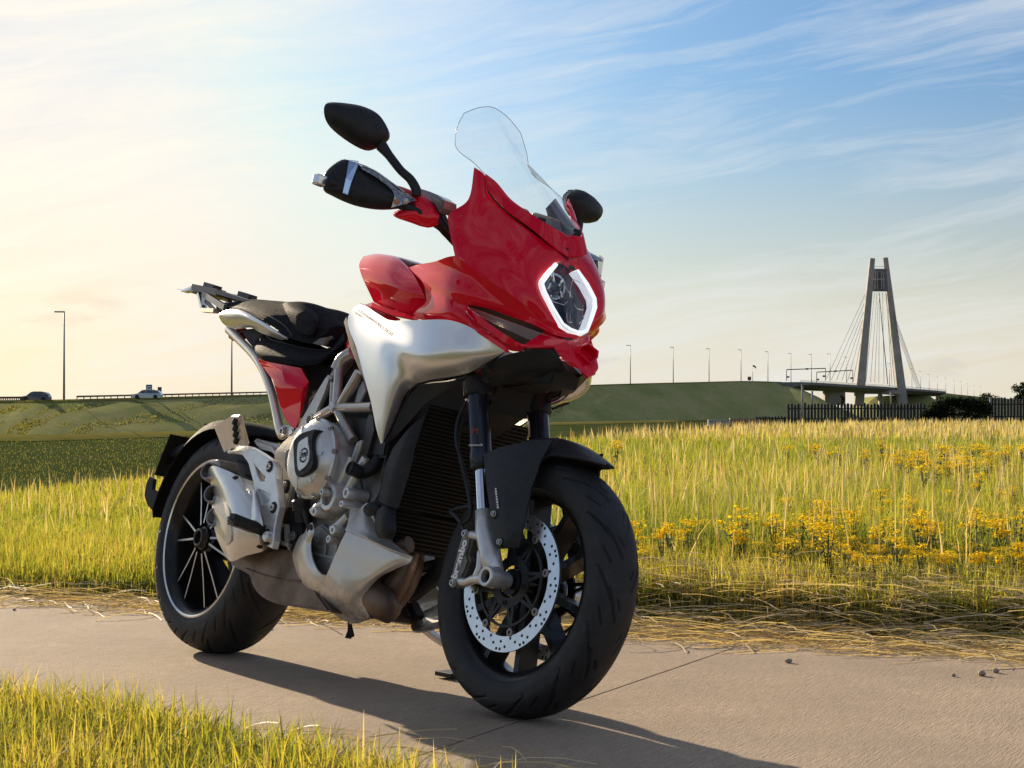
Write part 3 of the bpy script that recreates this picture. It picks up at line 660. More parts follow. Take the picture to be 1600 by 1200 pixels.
# bushes and trees: a bare skeleton carrying thousands of leaf faces
def leaf_mat(name, c0, c1):
    m = bpy.data.materials.new(name); m.use_nodes = True; n = NT(m.node_tree)
    r = n('ShaderNodeNewGeometry').outputs['Random Per Island']; col = n.ramp(r, [(0, c0), (1, c1)])
    d = n('ShaderNodeBsdfDiffuse', {0: col}); t = n('ShaderNodeBsdfTranslucent', {0: col})
    n('ShaderNodeOutputMaterial', {0: n('ShaderNodeMixShader', {0: .3, 1: d.outputs[0], 2: t.outputs[0]}).outputs[0]}); return m
M_leaf = leaf_mat('dark leaves', (.012, .017, .010), (.030, .040, .020)); M_leaf2 = leaf_mat('tree leaves', (.025, .035, .015), (.06, .075, .03))
M_bark = principled('bark', (.06, .045, .035), .9)[0]
def foliage(name, clumps, nleaf, size, mat, parent):
    V = []; F = []
    for c_, r in clumps:
        for _ in range(nleaf):
            v = rng.normal(0, 1, 3); v /= np.linalg.norm(v); p = np.array(c_) + v * np.array(r) * rng.uniform(.35, 1.05)
            a, b_ = rng.normal(0, 1, 3), rng.normal(0, 1, 3); a /= np.linalg.norm(a); b_ -= a * (a @ b_); b_ /= np.linalg.norm(b_); s = size * rng.uniform(.5, 1.3); i = len(V)
            V += [p - a * s, p + b_ * s * .5, p + a * s, p - b_ * s * .5]; F.append((i, i + 1, i + 2, i + 3))
    return mesh_py(name, V, F, mat, parent)
def plant(name, px, yb, d, clumps, nleaf, size, mat, lab, cat, group=None):
    e = empty(name, (pxX(px, d), d, pyZ(yb, d))); tag(e, lab, cat, group)
    foliage('crown', clumps, nleaf, size, mat, e)
    bm = bmesh.new()
    for c_, r in clumps[:8]: bm_tube(bm, [(c_[0] * .3, 0, -.4), (c_[0] * .7, c_[1] * .5, c_[2] * .5), tuple(c_)], [.12, .09, .04], 6)
    bm_obj('trunk', bm, M_bark, e)
plant('dark_bush', 1492, 656, 196, [((x, rng.uniform(-.4, .4), z), (rx, .8, rz)) for x, z, rx, rz in ((-2.7, .6, .8, .6), (-2.0, 1.0, .9, .8), (-1.2, 1.5, 1.0, .9), (-.3, 1.8, 1.0, .6), (.6, 1.7, 1.0, .7), (1.6, 1.6, 1.0, .8), (2.5, 1.5, .9, .8), (3.2, 1.0, .7, .9), (0, .8, 1.8, .9), (1.8, .7, 1.4, .8), (-1.4, .6, 1.3, .7))], 420, .16, M_leaf, 'wide dark bush in front of the stake fence below the bridge', 'bush')
plant('round_tree', 1596, 634, 320, [((rng.uniform(-.9, .9), rng.uniform(-.6, .6), z), (.9, .8, .8)) for z in (1.6, 2.2, 2.9, 3.3)] + [((-.6, 0, 1.3), (.7, .6, .5))], 260, .19, M_leaf2, 'round tree cut by the right edge of the view above the fence', 'tree')
plant('small_tree', 1541, 628, 700, [((x, 0, z), (1.6, 1.3, 1.5)) for x, z in ((-1, 1.5), (1, 1.7), (3.5, 1.2), (0, 2.2))], 110, .4, M_leaf2, 'small far tree just left of the pale pole behind the fence', 'tree')
plant('small_tree', 1316, 633, 420, [((0, 0, .8), (.5, .5, .7)), ((.2, 0, 1.4), (.45, .4, .6)), ((-.2, 0, 1.9), (.3, .3, .4))], 160, .16, M_leaf2, 'small dark tree in front of the bridge pier', 'tree')

# ragwort
def ragwort(seed, h):
    r = np.random.default_rng(seed); stems = []; heads = []; leaves = []
    for k in range(r.integers(3, 6)):
        a = r.uniform(0, 6.28); R = h * r.uniform(.03, .20); top = np.array([math.cos(a) * R, math.sin(a) * R, h * r.uniform(.75, 1.0)])
        stems.append([(0, 0, 0), tuple(top * np.array([.35, .35, .55])), tuple(top)])
        for q in range(r.integers(18, 34)):
            aa = r.uniform(0, 6.28); rr = h * .15 * math.sqrt(r.uniform(0, 1)); heads.append(top + np.array([math.cos(aa) * rr, math.sin(aa) * rr, r.normal(.0, h * .022)]))
        for q in range(7):
            t = r.uniform(.1, .85); leaves.append((top * np.array([t * .8, t * .8, t]), r.uniform(0, 6.28)))
    return stems, heads, leaves
M_stem, n, b = principled('ragwort stem', (.06, .10, .025), .7)
def ragwort_meshes(seed, h):
    stems, heads, leaves = ragwort(seed, h); bm = bmesh.new()
    for s in stems: bm_tube(bm, s, [.0035, .003, .002], 5, False)
    for p, a in leaves:
        l = h * .17; c_, s_ = math.cos(a), math.sin(a); v = [bm.verts.new((p[0] + c_ * q * l - s_ * w_, p[1] + s_ * q * l + c_ * w_, p[2] + z_ * l)) for q, w_, z_ in ((0, 0, 0), (.5, .012, .25), (1, 0, .1), (.5, -.012, .25))]; bm.faces.new(v)
    me1 = bpy.data.meshes.new('stem'); bm.to_mesh(me1); bm.free(); me1.materials.append(M_stem)
    V = []; F = []; T = []; r = np.random.default_rng(seed + 50)
    for p in heads:
        rad = r.uniform(.006, .0105); tx, ty = r.normal(0, .35, 2); i = len(V); tt = r.random()
        V.append(p + [0, 0, .003]); T.append(tt * .5)
        for k in range(6):
            a = k / 6 * 6.283; x, y = math.cos(a) * rad, math.sin(a) * rad; V.append(p + np.array([x, y, x * tx + y * ty])); T.append(tt)
        for k in range(6): F.append((i, i + 1 + k, i + 1 + (k + 1) % 6))
    me2 = bpy.data.meshes.new('flower_head'); me2.from_pydata([tuple(v) for v in V], [], F); me2.materials.append(M_flower)
    A = me2.attributes.new('tint', 'FLOAT', 'POINT'); A.data.foreach_set('value', np.array(T, np.float32)); B_ = me2.attributes.new('along', 'FLOAT', 'POINT')
    return me1, me2
RAG = [ragwort_meshes(100 + k, .36) for k in range(6)]
C3 = [(245, 400), (340, 440), (250, 490), (300, 425), (225, 440), (570, 430), (560, 400), (600, 450), (740, 390), (790, 370), (840, 350), (900, 400), (870, 410), (1000, 340), (985, 360), (1040, 350), (890, 325), (930, 490), (880, 480), (910, 530), (730, 475), (1090, 475), (1090, 580), (1110, 550), (1030, 565), (1140, 480), (1180, 500), (1215, 380), (1270, 385), (1240, 395), (1330, 510), (1360, 460), (1420, 540), (1440, 590), (1500, 420), (1470, 440), (1480, 490), (1530, 500), (1570, 480), (1500, 550), (1590, 545), (1580, 390), (1500, 355), (1300, 170), (1320, 150), (1370, 160), (1400, 175), (1350, 180), (1430, 130), (1560, 130), (1590, 160), (1540, 120), (1220, 330), (1380, 370), (1430, 375), (1250, 140), (1180, 150), (1280, 205), (1600, 140), (150, 130), (920, 120), (1450, 175), (1255, 500), (1290, 575), (700, 395), (1000, 440), (820, 460), (1010, 465), (1560, 245), (1510, 310), (960, 500), (1360, 575)]
k = 0
for x, y in C3:
    px, py = 900 + x / 2.2857, 640 + y / 2.2857
    zf = .27 + .05 * rng.random() if py > 760 else .36
    d = min(max((CAM_H - zf) * F_PX / (py - HOR), 6.35 if py > 850 else 6.9), 34)
    for q in range(3 if y > 200 else 4):
        X = pxX(px, d) + rng.normal(0, .17 if q else .02) * d / 8; Y = d * (1 + abs(rng.normal(0, .09)) if q else 1.0)
        if E2[0] * X + E2[1] * Y < FAR_C + .38: Y += .45
        zg = float(ground_z(X, Y)); ht = min(max(.12, pyZ(py, Y) - zg + rng.normal(0, .03)), .62)
        e = empty('ragwort_plant', (X, Y, zg)); tag(e, 'yellow flowering ragwort plant standing in the meadow grass', 'plant', 'ragwort plants in the meadow'); e.scale = (ht / .36 * 1.0, ht / .36 * 1.0, ht / .36); e.rotation_euler = (0, 0, rng.uniform(0, 6.28))
        for nm, me in zip(('stem', 'flower_head'), RAG[k % 6]):
            o = bpy.data.objects.new(nm, me); COL.objects.link(o); o.parent = e
        k += 1
# scattered pebbles on the path
M_peb, n, b = principled('pebble', (.33, .27, .21), .9); vary(n, b, (.33, .27, .21), .3, 200)
for px, py, r_, lab in ((1534, 1056, .011, 'larger round pebble on the path near the right edge'), (1556, 1051, .009, 'pebble just right of the larger round pebble'), (1490, 1057, .006, 'small dark pebble left of the round pebbles'), (1232, 1036, .010, 'pale pebble on the path below the straw edge'), (64, 947, .011, 'dark clod lying on the path at the far left'), (22, 954, .006, 'small dark clod nearest the left edge of the path')):
    p = gpt(px, py); bm = bmesh.new(); bmesh.ops.create_icosphere(bm, subdivisions=2, radius=r_)
    for v in bm.verts: v.co = Vector((v.co.x * random.uniform(.85, 1.2), v.co.y * random.uniform(.85, 1.15), v.co.z * random.uniform(.65, .8)))
    o = bm_obj('pebble', bm, M_peb, smooth=True); o.location = p + Vector((0, 0, r_ * .6)); tag(o, lab, 'pebble')
# ------------------------------------------------------------------ the motorcycle
# bike frame: x forward from the rear contact patch, y to the bike's left, z up; it leans on its stand and the bars are slightly turned
YAW, LEAN, STEER, WB, RAKE, TRAIL = -.929, .193, .077, 1.46, math.radians(24.5), .108
BIKE = Matrix.Translation((-.870, 5.534, 0)) @ Matrix.Rotation(YAW, 4, 'Z') @ Matrix.Rotation(-LEAN, 4, 'X')
piv = Vector((WB + TRAIL, 0, 0))
STM = Matrix.Translation(piv) @ Matrix.Rotation(STEER, 4, Vector((-math.sin(RAKE), 0, math.cos(RAKE)))) @ Matrix.Translation(-piv)
def framer(M):
    Mi = M.inverted(); o = Mi @ Vector((0, 0, CAM_H)); R = Mi.to_3x3()
    def dirv(px, py):
        a = (px - 800) / F_PX; b = (600 - py) / F_PX
        return R @ Vector((a, math.cos(PITCH) - b * math.sin(PITCH), math.sin(PITCH) + b * math.cos(PITCH)))
    def P(px, py, y): d = dirv(px, py); return o + d * ((y - o.y) / d.y)
    def PX(px, py, x): d = dirv(px, py); return o + d * ((x - o.x) / d.x)
    return P, PX
LP, LPX = framer(BIKE); FP, FPX = framer(BIKE @ STM)
moto = empty('motorcycle'); moto.matrix_world = BIKE
tag(moto, 'red and silver sport touring motorcycle parked on its side stand on the concrete path', 'motorcycle')

# paints and metals
def noisy(name, col, rough, metal=0, coat=0, amt=.12, scale=25, bump=0, bscale=300, rr=None, spec=.5):
    m, n, b = principled(name, col, rough, metal, coat, spec); vary(n, b, col, amt, scale, bump, bscale, rr); return m
M_red = noisy('red paint', (.76, .006, .028), .55, 0, .75, .06, 6, spec=0)
M_silver = noisy('silver paint', (.80, .80, .80), .34, .70, .8, .03, 8)
M_silver2 = noisy('satin silver paint', (.70, .70, .69), .36, .70, .4, .08, 14, .05, 90)
M_black = noisy('satin black plastic', (.015, .016, .019), .45, 0, 0, .3, 40, .12, 700, (.40, .56), spec=.3)
M_char = noisy('charcoal plastic', (.022, .023, .027), .55, 0, 0, .25, 40, .2, 800, (.5, .66), spec=.3)
M_gloss = noisy('gloss black', (.009, .009, .010), .34, 0, .12, .2, 30, spec=.3)
M_leather = noisy('seat vinyl', (.017, .018, .022), .6, 0, 0, .3, 60, .35, 900, (.62, .75), spec=.02)
M_alu = noisy('cast aluminium', (.27, .265, .26), .5, .75, 0, .28, 30, .3, 260, (.40, .62))
M_alu2 = noisy('painted cast metal', (.60, .60, .595), .36, .65, .2, .14, 22, .2, 300, (.28, .48))
M_mach = noisy('machined aluminium', (.78, .77, .75), .24, .9, 0, .06, 60)
M_chrome = noisy('chromed tube', (.80, .80, .82), .10, 1.0, 0, .04, 20)
M_exh = noisy('heat browned steel', (.155, .108, .080), .46, .6, 0, .45, 9, .2, 80, (.38, .62))
M_belly = noisy('dusty silver paint', (.47, .45, .42), .36, .6, .4, .16, 11, .06, 120, (.28, .48))
M_frame = noisy('frame tube paint', (.42, .38, .35), .28, .6, .5, .12, 20)
M_fork = noisy('anodised fork tube', (.020, .022, .032), .28, .5, .2, .15, 20)
M_bolt = noisy('bolt steel', (.42, .41, .39), .35, .9)
M_dark = noisy('deep black', (.006, .006, .007), .7, 0, 0, .2, 20)
M_rubber, n, b = principled('tyre rubber', (.020, .0205, .022), .62, spec=.35)
tc = n('ShaderNodeTexCoord').outputs['Object']
n.l.new(n.ramp(n.noise(tc, 16, 6, .65), [(.32, (.012, .0125, .0135)), (.60, (.024, .0245, .027)), (.78, (.045, .042, .040))]), b.inputs['Base Color'])
n.l.new(n('ShaderNodeBump', {'Strength': .25, 'Distance': .001, 'Height': n.noise(tc, 900, 3)}).outputs[0], b.inputs['Normal'])
# clear screen: thin sheet, so it only reflects and lets the view through
M_screen = bpy.data.materials.new('clear screen'); M_screen.use_nodes = True; n = NT(M_screen.node_tree)
fr = n('ShaderNodeFresnel', {0: 1.45}).outputs[0]
tr = n('ShaderNodeBsdfTransparent', {0: (.925, .950, .965, 1)}); gl = n('ShaderNodeBsdfGlossy', {0: (1, 1, 1, 1), 1: .015})
n('ShaderNodeOutputMaterial', {0: n('ShaderNodeMixShader', {0: n.math('MULTIPLY_ADD', fr, .62, .02), 1: tr.outputs[0], 2: gl.outputs[0]}).outputs[0]})
M_lens = bpy.data.materials.new('headlight lens'); M_lens.use_nodes = True; n = NT(M_lens.node_tree)
fr = n('ShaderNodeFresnel', {0: 1.5}).outputs[0]
tr = n('ShaderNodeBsdfTransparent', {0: (.70, .73, .78, 1)}); gl = n('ShaderNodeBsdfGlossy', {0: (1, 1, 1, 1), 1: .02})
n('ShaderNodeOutputMaterial', {0: n('ShaderNodeMixShader', {0: n.math('MULTIPLY', fr, 1.3, clamp=True), 1: tr.outputs[0], 2: gl.outputs[0]}).outputs[0]})
M_led = principled('lit led guide', (.85, .87, .9), .3, emit=(.93, .97, 1.0), emit_s=.42)[0]
M_tail = principled('tail lamp lens', (.45, .01, .01), .15, coat=1)[0]
M_amber = principled('indicator lens', (.55, .50, .46), .12, .3, coat=1)[0]
M_orange = principled('indicator bulb', (.50, .20, .10), .3)[0]
M_label = principled('white print', (.75, .75, .75), .5)[0]
M_print = principled('dark print', (.03, .035, .05), .5)[0]
M_redprint = principled('red print', (.35, .02, .02), .5)[0]

def put(o, front=False):
    o.parent = moto
    if front: o.matrix_local = STM
    return o
def sub(o, parent, front=False):
    """a piece of a part: parent is itself a child of the motorcycle, in the same frame"""
    o.parent = parent; o.matrix_local = Matrix.Identity(4); return o
SIL = np.array([(250, 800), (290, 884), (330, 897), (371, 914), (387, 915), (405, 929), (440, 948), (474, 959), (499, 957), (506, 954), (520, 932), (527, 920), (531, 925), (553, 932), (572, 935), (588, 931), (607, 926), (623, 914), (635, 901), (645, 889), (665, 880), (680, 1200)])
def proj(p):
    """photo pixel of a point given in the bike frame"""
    q = BIKE @ Vector(p) - Vector((0, 0, CAM_H)); yy = q.y * math.cos(PITCH) + q.z * math.sin(PITCH); zz = -q.y * math.sin(PITCH) + q.z * math.cos(PITCH)
    return 800 + F_PX * q.x / yy, 600 - F_PX * zz / yy
SIL2 = np.array([(160, 800), (187, 815), (199, 821), (215, 826), (235, 836), (262, 850), (290, 868), (330, 892), (357, 907), (372, 914)])
def narrow(px, py, y, SIL=SIL):
    """half width at a traced point, limited so that the symmetric twin stays inside the far outline of the bodywork"""
    for _ in range(60):
        p = LP(px, py, y); mx, my_ = proj((p.x, -p.y, p.z))
        if mx <= np.interp(my_, SIL[:, 0], SIL[:, 1]) or y > -.005: break
        y += .003
    return y
def grid_pts(rows, P):
    if P is LP: rows = [[(p[0], p[1], narrow(*p)) if abs(p[0]) > 5 else p for p in r] for r in rows]
    return [[np.array(P(*p)) if abs(p[0]) > 5 else np.array(p[:3]) for p in r] for r in rows]
def smooth_grid(G, su, sv):
    A = [catmull(r, su) for r in G]; cols = list(zip(*A)); B_ = [catmull(list(c), sv) for c in cols]; return [list(r) for r in zip(*B_)]
def patch(name, rows, mat, su=4, sv=4, thick=.004, P=None, mirror=True, front=False, inward=None, fair=0, full=False):
    """smooth panel through rows of (px, py, y); given a thickness; and its mirror twin"""
    P = P or (FP if front else LP); G = grid_pts(rows, P)
    if full: G = G + [[p * np.array([1, -1, 1]) for p in r] for r in G[::-1]]
    S = smooth_grid(G, su, sv); nr, nc = len(S), len(S[0]); out = []
    if fair:                                             # relax the inside of the panel so that reflections run smoothly
        A_ = np.array(S)
        for _ in range(fair): A_[1:-1, 1:-1] = .5 * A_[1:-1, 1:-1] + .125 * (A_[:-2, 1:-1] + A_[2:, 1:-1] + A_[1:-1, :-2] + A_[1:-1, 2:])
        S = [list(r) for r in A_]
    for sgn in ((1, -1) if (mirror and not full) else (1,)):
        bm = bmesh.new(); vs = [[bm.verts.new(Vector((p[0], p[1] * sgn, p[2]))) for p in r] for r in S]
        for i in range(nr - 1):
            for j in range(nc - 1):
                try: bm.faces.new((vs[i][j], vs[i][j + 1], vs[i + 1][j + 1], vs[i + 1][j]))
                except ValueError: pass
        bmesh.ops.remove_doubles(bm, verts=bm.verts, dist=1e-5); bmesh.ops.recalc_face_normals(bm, faces=bm.faces)
        if thick:
            c = sum((f.calc_center_median() for f in bm.faces), Vector()) / len(bm.faces); ref = inward or Vector((.7, 0, .75))
            s = sum(f.normal.dot(f.calc_center_median() - ref) * f.calc_area() for f in bm.faces)
            if s < 0: bmesh.ops.reverse_faces(bm, faces=bm.faces)
            bmesh.ops.solidify(bm, geom=bm.faces[:], thickness=thick)
        me = bpy.data.meshes.new(name); bm.to_mesh(me); bm.free(); o = link_mesh(name, me, mat, None, True); auto_smooth(me, 38); put(o, front); out.append(o)
    return out
def facets(name, verts, faces, mat, thick=.004, front=False, mirror=True, bevel=.0012, P=None):
    """flat-faced panel from (px, py, y) corners"""
    P = P or (FP if front else LP); V = [Vector(P(*v)) for v in verts]; out = []
    for sgn in ((1, -1) if mirror else (1,)):
        bm = bmesh.new(); vs = [bm.verts.new((v.x, v.y * sgn, v.z)) for v in V]
        for f in faces: bm.faces.new([vs[i] for i in f])
        bmesh.ops.recalc_face_normals(bm, faces=bm.faces)
        nrm = sum((f.normal * f.calc_area() for f in bm.faces), Vector())
        if nrm.y * sgn > 0: bmesh.ops.reverse_faces(bm, faces=bm.faces)
        bmesh.ops.solidify(bm, geom=bm.faces[:], thickness=thick)
        es = [e for e in bm.edges if len(e.link_faces) == 2 and e.calc_face_angle(0) > .18]
        if bevel: bmesh.ops.bevel(bm, geom=es, offset=bevel, segments=2, affect='EDGES', clamp_overlap=True)
        me = bpy.data.meshes.new(name); bm.to_mesh(me); bm.free(); o = link_mesh(name, me, mat); auto_smooth(me, 30); put(o, front); out.append(o)
    return out
def plate(name, outline, y, thick, mat, bevel=.004, front=False, mirror=False, P=None, smooth=0, parent=None, seg=2):
    """solid cut from an outline of (px, py) on the plane at lateral y, thickness going inwards (+y)"""
    P = P or (FP if front else LP); pts = [P(p[0], p[1], y if len(p) < 3 else p[2]) for p in outline]
    if smooth: pts = [Vector(p) for p in catmull(pts, smooth, True)]
    out = []
    for sgn in ((1, -1) if mirror else (1,)):
        bm = bmesh.new(); a = [bm.verts.new((p[0], p[1] * sgn, p[2])) for p in pts]; b_ = [bm.verts.new((p[0], (p[1] + thick) * sgn, p[2])) for p in pts]
        bm.faces.new(a); bm.faces.new(b_[::-1]); nn = len(pts)
        for i in range(nn): bm.faces.new((a[i], b_[i], b_[(i + 1) % nn], a[(i + 1) % nn]))
        bmesh.ops.recalc_face_normals(bm, faces=bm.faces)
        if bevel:
            es = [e for e in bm.edges if len(e.link_faces) == 2 and any(len(f.verts) > 4 for f in e.link_faces)]
            bmesh.ops.bevel(bm, geom=es, offset=bevel, segments=seg, affect='EDGES', clamp_overlap=True)
        me = bpy.data.meshes.new(name); bm.to_mesh(me); bm.free(); o = link_mesh(name, me, mat); auto_smooth(me, 40)
        (sub(o, parent) if parent else put(o, front)); out.append(o)
    return out[0] if len(out) == 1 else out
def tube(name, pts, r, mat, front=False, P=None, mirror=False, n=12, sm=5, parent=None):
    P = P or (FP if front else LP); Q = [np.array(P(*p)) if len(p) == 3 and max(abs(p[0]), abs(p[1])) > 5 else np.array(p, float) for p in pts]
    out = []
    for sgn in ((1, -1) if mirror else (1,)):
        bm = bmesh.new(); C_ = catmull([q * np.array([1, sgn, 1]) for q in Q], sm) if len(Q) > 2 else [q * np.array([1, sgn, 1]) for q in Q]
        rr = r if not isinstance(r, (list, tuple)) else list(np.interp(np.linspace(0, 1, len(C_)), np.linspace(0, 1, len(r)), r))
        bm_tube(bm, C_, rr, n); o = bm_obj(name, bm, mat, None, False); auto_smooth(o.data, 50)
        (sub(o, parent) if parent else put(o, front)); out.append(o)
    return out[0] if len(out) == 1 else out
def cyl(name, c, axis, prof, mat, front=False, seg=28, parent=None):
    """turned part: prof = list of (distance along axis, radius)"""
    c = Vector(c); ax = Vector(axis).normalized(); u = ax.orthogonal().normalized(); v = ax.cross(u); bm = bmesh.new(); rings = []
    for h, r in prof: rings.append([bm.verts.new(c + ax * h + (u * math.cos(6.28318 * k / seg) + v * math.sin(6.28318 * k / seg)) * r) for k in range(seg)])
    for i in range(len(rings) - 1):
        for k in range(seg): bm.faces.new((rings[i][k], rings[i][(k + 1) % seg], rings[i + 1][(k + 1) % seg], rings[i + 1][k]))
    if prof[0][1] > 1e-5: bm.faces.new(rings[0][::-1])
    if prof[-1][1] > 1e-5: bm.faces.new(rings[-1])
    bmesh.ops.remove_doubles(bm, verts=bm.verts, dist=1e-6)
    o = bm_obj(name, bm, mat); auto_smooth(o.data, 30)
    return sub(o, parent) if parent else put(o, front)
def bolt(c, axis, r=.008, mat=None, front=False, parent=None, name='bolt'):
    return cyl(name, c, axis, [(-.006, r * 1.25), (.001, r * 1.25), (.0015, r), (.006, r * .93), (.006, r * .5), (.002, r * .45)], mat or M_bolt, front, 14, parent)
def pillow(name, outline, P, mat, bulge, front=True, mirror=True, smooth=4, k1=.72, k2=.35):
    """cushion-like solid: closed outline with a bulged face towards +bulge[0] and -bulge[1] along x"""
    pts = [Vector(p) for p in catmull([P(*q) for q in outline], smooth, True)]; c = sum(pts, Vector()) / len(pts); out = []
    for sgn in ((1, -1) if mirror else (1,)):
        bm = bmesh.new(); m = lambda p: bm.verts.new((p.x, p.y * sgn, p.z)); rings = []
        for s, h in ((k2 * .98, -bulge[1]), (k1, -bulge[1] * .92), (.93, -bulge[1] * .5), (1, 0), (.93, bulge[0] * .45), (k1, bulge[0] * .86), (k2, bulge[0])):
            rings.append([m(c + (p - c) * s + Vector((h, 0, 0))) for p in pts])
        nn = len(pts)
        for i in range(len(rings) - 1):
            for k in range(nn): bm.faces.new((rings[i][k], rings[i][(k + 1) % nn], rings[i + 1][(k + 1) % nn], rings[i + 1][k]))
        for rg, h in ((rings[0], -bulge[1]), (rings[-1], bulge[0] * 1.03)):
            a = m(c + Vector((h, 0, 0)))
            for k in range(nn): bm.faces.new((rg[k], rg[(k + 1) % nn], a))
        o = bm_obj(name, bm, mat); auto_smooth(o.data, 60); out.append(put(o, front))
    return out
def text(name, body, size, M, mat, parent, depth=.0006, front=False, shear=0, bold=0):
    cu = bpy.data.curves.new(name, 'FONT'); cu.body = body; cu.size = size; cu.extrude = depth; cu.align_x = 'CENTER'; cu.align_y = 'CENTER'; cu.shear = shear; cu.offset = bold
    t = bpy.data.objects.new(name, cu); COL.objects.link(t); bpy.context.view_layer.update()
    me = bpy.data.meshes.new_from_object(t.evaluated_get(bpy.context.evaluated_depsgraph_get())); bpy.data.objects.remove(t)
    me.transform(M); o = link_mesh(name, me, mat, None, False); o['kind'] = 'stuff'
    if parent: sub(o, parent)
    else: put(o, front)
    return o
def basis(o, xa, nrm):
    """matrix with local x along xa, local z along nrm"""
    z = Vector(nrm).normalized(); x = Vector(xa); x = (x - z * x.dot(z)).normalized(); y = z.cross(x)
    return Matrix(((x.x, y.x, z.x, o[0]), (x.y, y.y, z.y, o[1]), (x.z, y.z, z.z, o[2]), (0, 0, 0, 1)))

# ---- wheels
def lathe_y(bm, prof, c, seg, mi=0, close=False, smooth=True):
    """revolve (radius, y) profile about the wheel axis through c"""
    rings = []
    for k in range(seg):
        a = 6.283185 * k / seg; rings.append([bm.verts.new((c[0] + r * math.cos(a), c[1] + y, c[2] + r * math.sin(a))) for r, y in prof])
    m = len(prof)
    for k in range(seg):
        A, B_ = rings[k], rings[(k + 1) % seg]
        for i in range(m if close else m - 1):
            f = bm.faces.new((A[i], B_[i], B_[(i + 1) % m], A[(i + 1) % m])); f.smooth = smooth; f.material_index = mi
def tyre_mesh(R, Wd, rb, wb, c, groove, parent, front):
    a = Wd / 2; NS, NT_ = 1040, 60; crown = R - .60 * a
    u = np.linspace(-1, 1, NT_ + 1); ang = u * math.pi / 2 * 1.0
    pr, py = crown + .60 * a * np.cos(ang), a * np.sin(ang)
    th = np.linspace(0, 2 * np.pi, NS, endpoint=False); T, U = np.meshgrid(th, u, indexing='ij')
    RR = np.broadcast_to(pr, T.shape).copy(); YY = np.broadcast_to(py, T.shape).copy()
    dep = groove(T, U); nr, ny = np.cos(ang), np.sin(ang)
    RR = RR - dep * nr; YY = YY - dep * ny
    # sidewall rows down to the bead
    def wall(s):
        out = []
        for t in (.25, .5, .72, .86, 1.0):
            r = crown + (rb - crown) * t; y = a + (wb - a) * t + .006 * math.sin(t * math.pi) + (.0015 if t == .86 else 0); out.append((r, s * y))
        return out
    L0, R0 = wall(-1)[::-1], wall(1)
    ring = lambda q: np.stack([np.full(NS, q[0]), np.full(NS, q[1])], -1)
    full = np.concatenate([np.stack([ring(q) for q in L0], 1), np.stack([RR, YY], -1), np.stack([ring(q) for q in R0], 1)], 1)
    m = full.shape[1]; V = np.stack([c[0] + full[..., 0] * np.cos(th)[:, None], c[1] + full[..., 1], c[2] + full[..., 0] * np.sin(th)[:, None]], -1).reshape(-1, 3)
    i = np.arange(NS)[:, None]; j = np.arange(m - 1)[None]; i2 = (i + 1) % NS
    F = np.stack([i * m + j, i * m + j + 1, i2 * m + j + 1, i2 * m + j], -1).reshape(-1, 4)
    me = bpy.data.meshes.new('tyre'); me.vertices.add(len(V)); me.vertices.foreach_set('co', V.ravel().astype(np.float32)); me.loops.add(F.size); me.loops.foreach_set('vertex_index', F.ravel().astype(np.int32))
    me.polygons.add(len(F)); me.polygons.foreach_set('loop_start', (np.arange(len(F)) * 4).astype(np.int32)); me.update(calc_edges=True)
    o = link_mesh('tyre', me, M_rubber, None, True); sub(o, parent); return o
def slits(T, U, R, a, specs, count):
    """specs: (theta0, u0, theta1, u1, width) strokes repeated count times round the tyre; returns groove depth"""
    dep = np.zeros_like(T); per = 2 * np.pi / count; t = np.mod(T, per); sU = U * a * 1.25; s = t * R
    for th0, u0, th1, u1, wd in specs:
        x0, y0, x1, y1 = th0 * per * R, u0 * a * 1.25, th1 * per * R, u1 * a * 1.25
        for off in (-per * R, 0, per * R):
            dx, dy = x1 - x0, y1 - y0; L2 = dx * dx + dy * dy
            k = np.clip(((s - x0 - off) * dx + (sU - y0) * dy) / L2, 0, 1); dist = np.hypot(s - x0 - off - k * dx, sU - y0 - k * dy)
            w_ = wd * (.55 + .45 * np.sin(np.pi * np.clip(k, .05, .95)))
            dep = np.maximum(dep, .0065 * np.clip((w_ - dist) / .0016 + .6, 0, 1))
    return dep
def spoke_mesh(c, a, r0, r1, y0, y1, w0, w1, dp0, dp1, face, parent, mats):
    """tapered spoke at angle a; front face carries material 1 when face is set"""
    bm = bmesh.new(); vs = []
    e = Vector((math.cos(a), 0, math.sin(a))); t = Vector((-math.sin(a), 0, math.cos(a)))
    for r, y, w_, dp in ((r0, y0, w0, dp0), ((r0 + r1) / 2, y0 * .45 + y1 * .55, (w0 + w1) / 2 * .92, (dp0 + dp1) / 2), (r1, y1, w1, dp1)):
        vs.append([bm.verts.new(Vector(c) + e * r + t * (s * w_ / 2) + Vector((0, yy, 0))) for s, yy in ((-1, y), (1, y), (1, y + dp), (-1, y + dp))])
    for i in range(2):
        for k in range(4):
            f = bm.faces.new((vs[i][k], vs[i][(k + 1) % 4], vs[i + 1][(k + 1) % 4], vs[i + 1][k])); f.material_index = 1 if (face and k == 0) else 0
    bm.faces.new(vs[0]); bm.faces.new(vs[2][::-1])
    o = bm_obj('spoke', bm, mats, bevel=.0015 if not face else .0006, seg=1); auto_smooth(o.data, 40); return sub(o, parent)

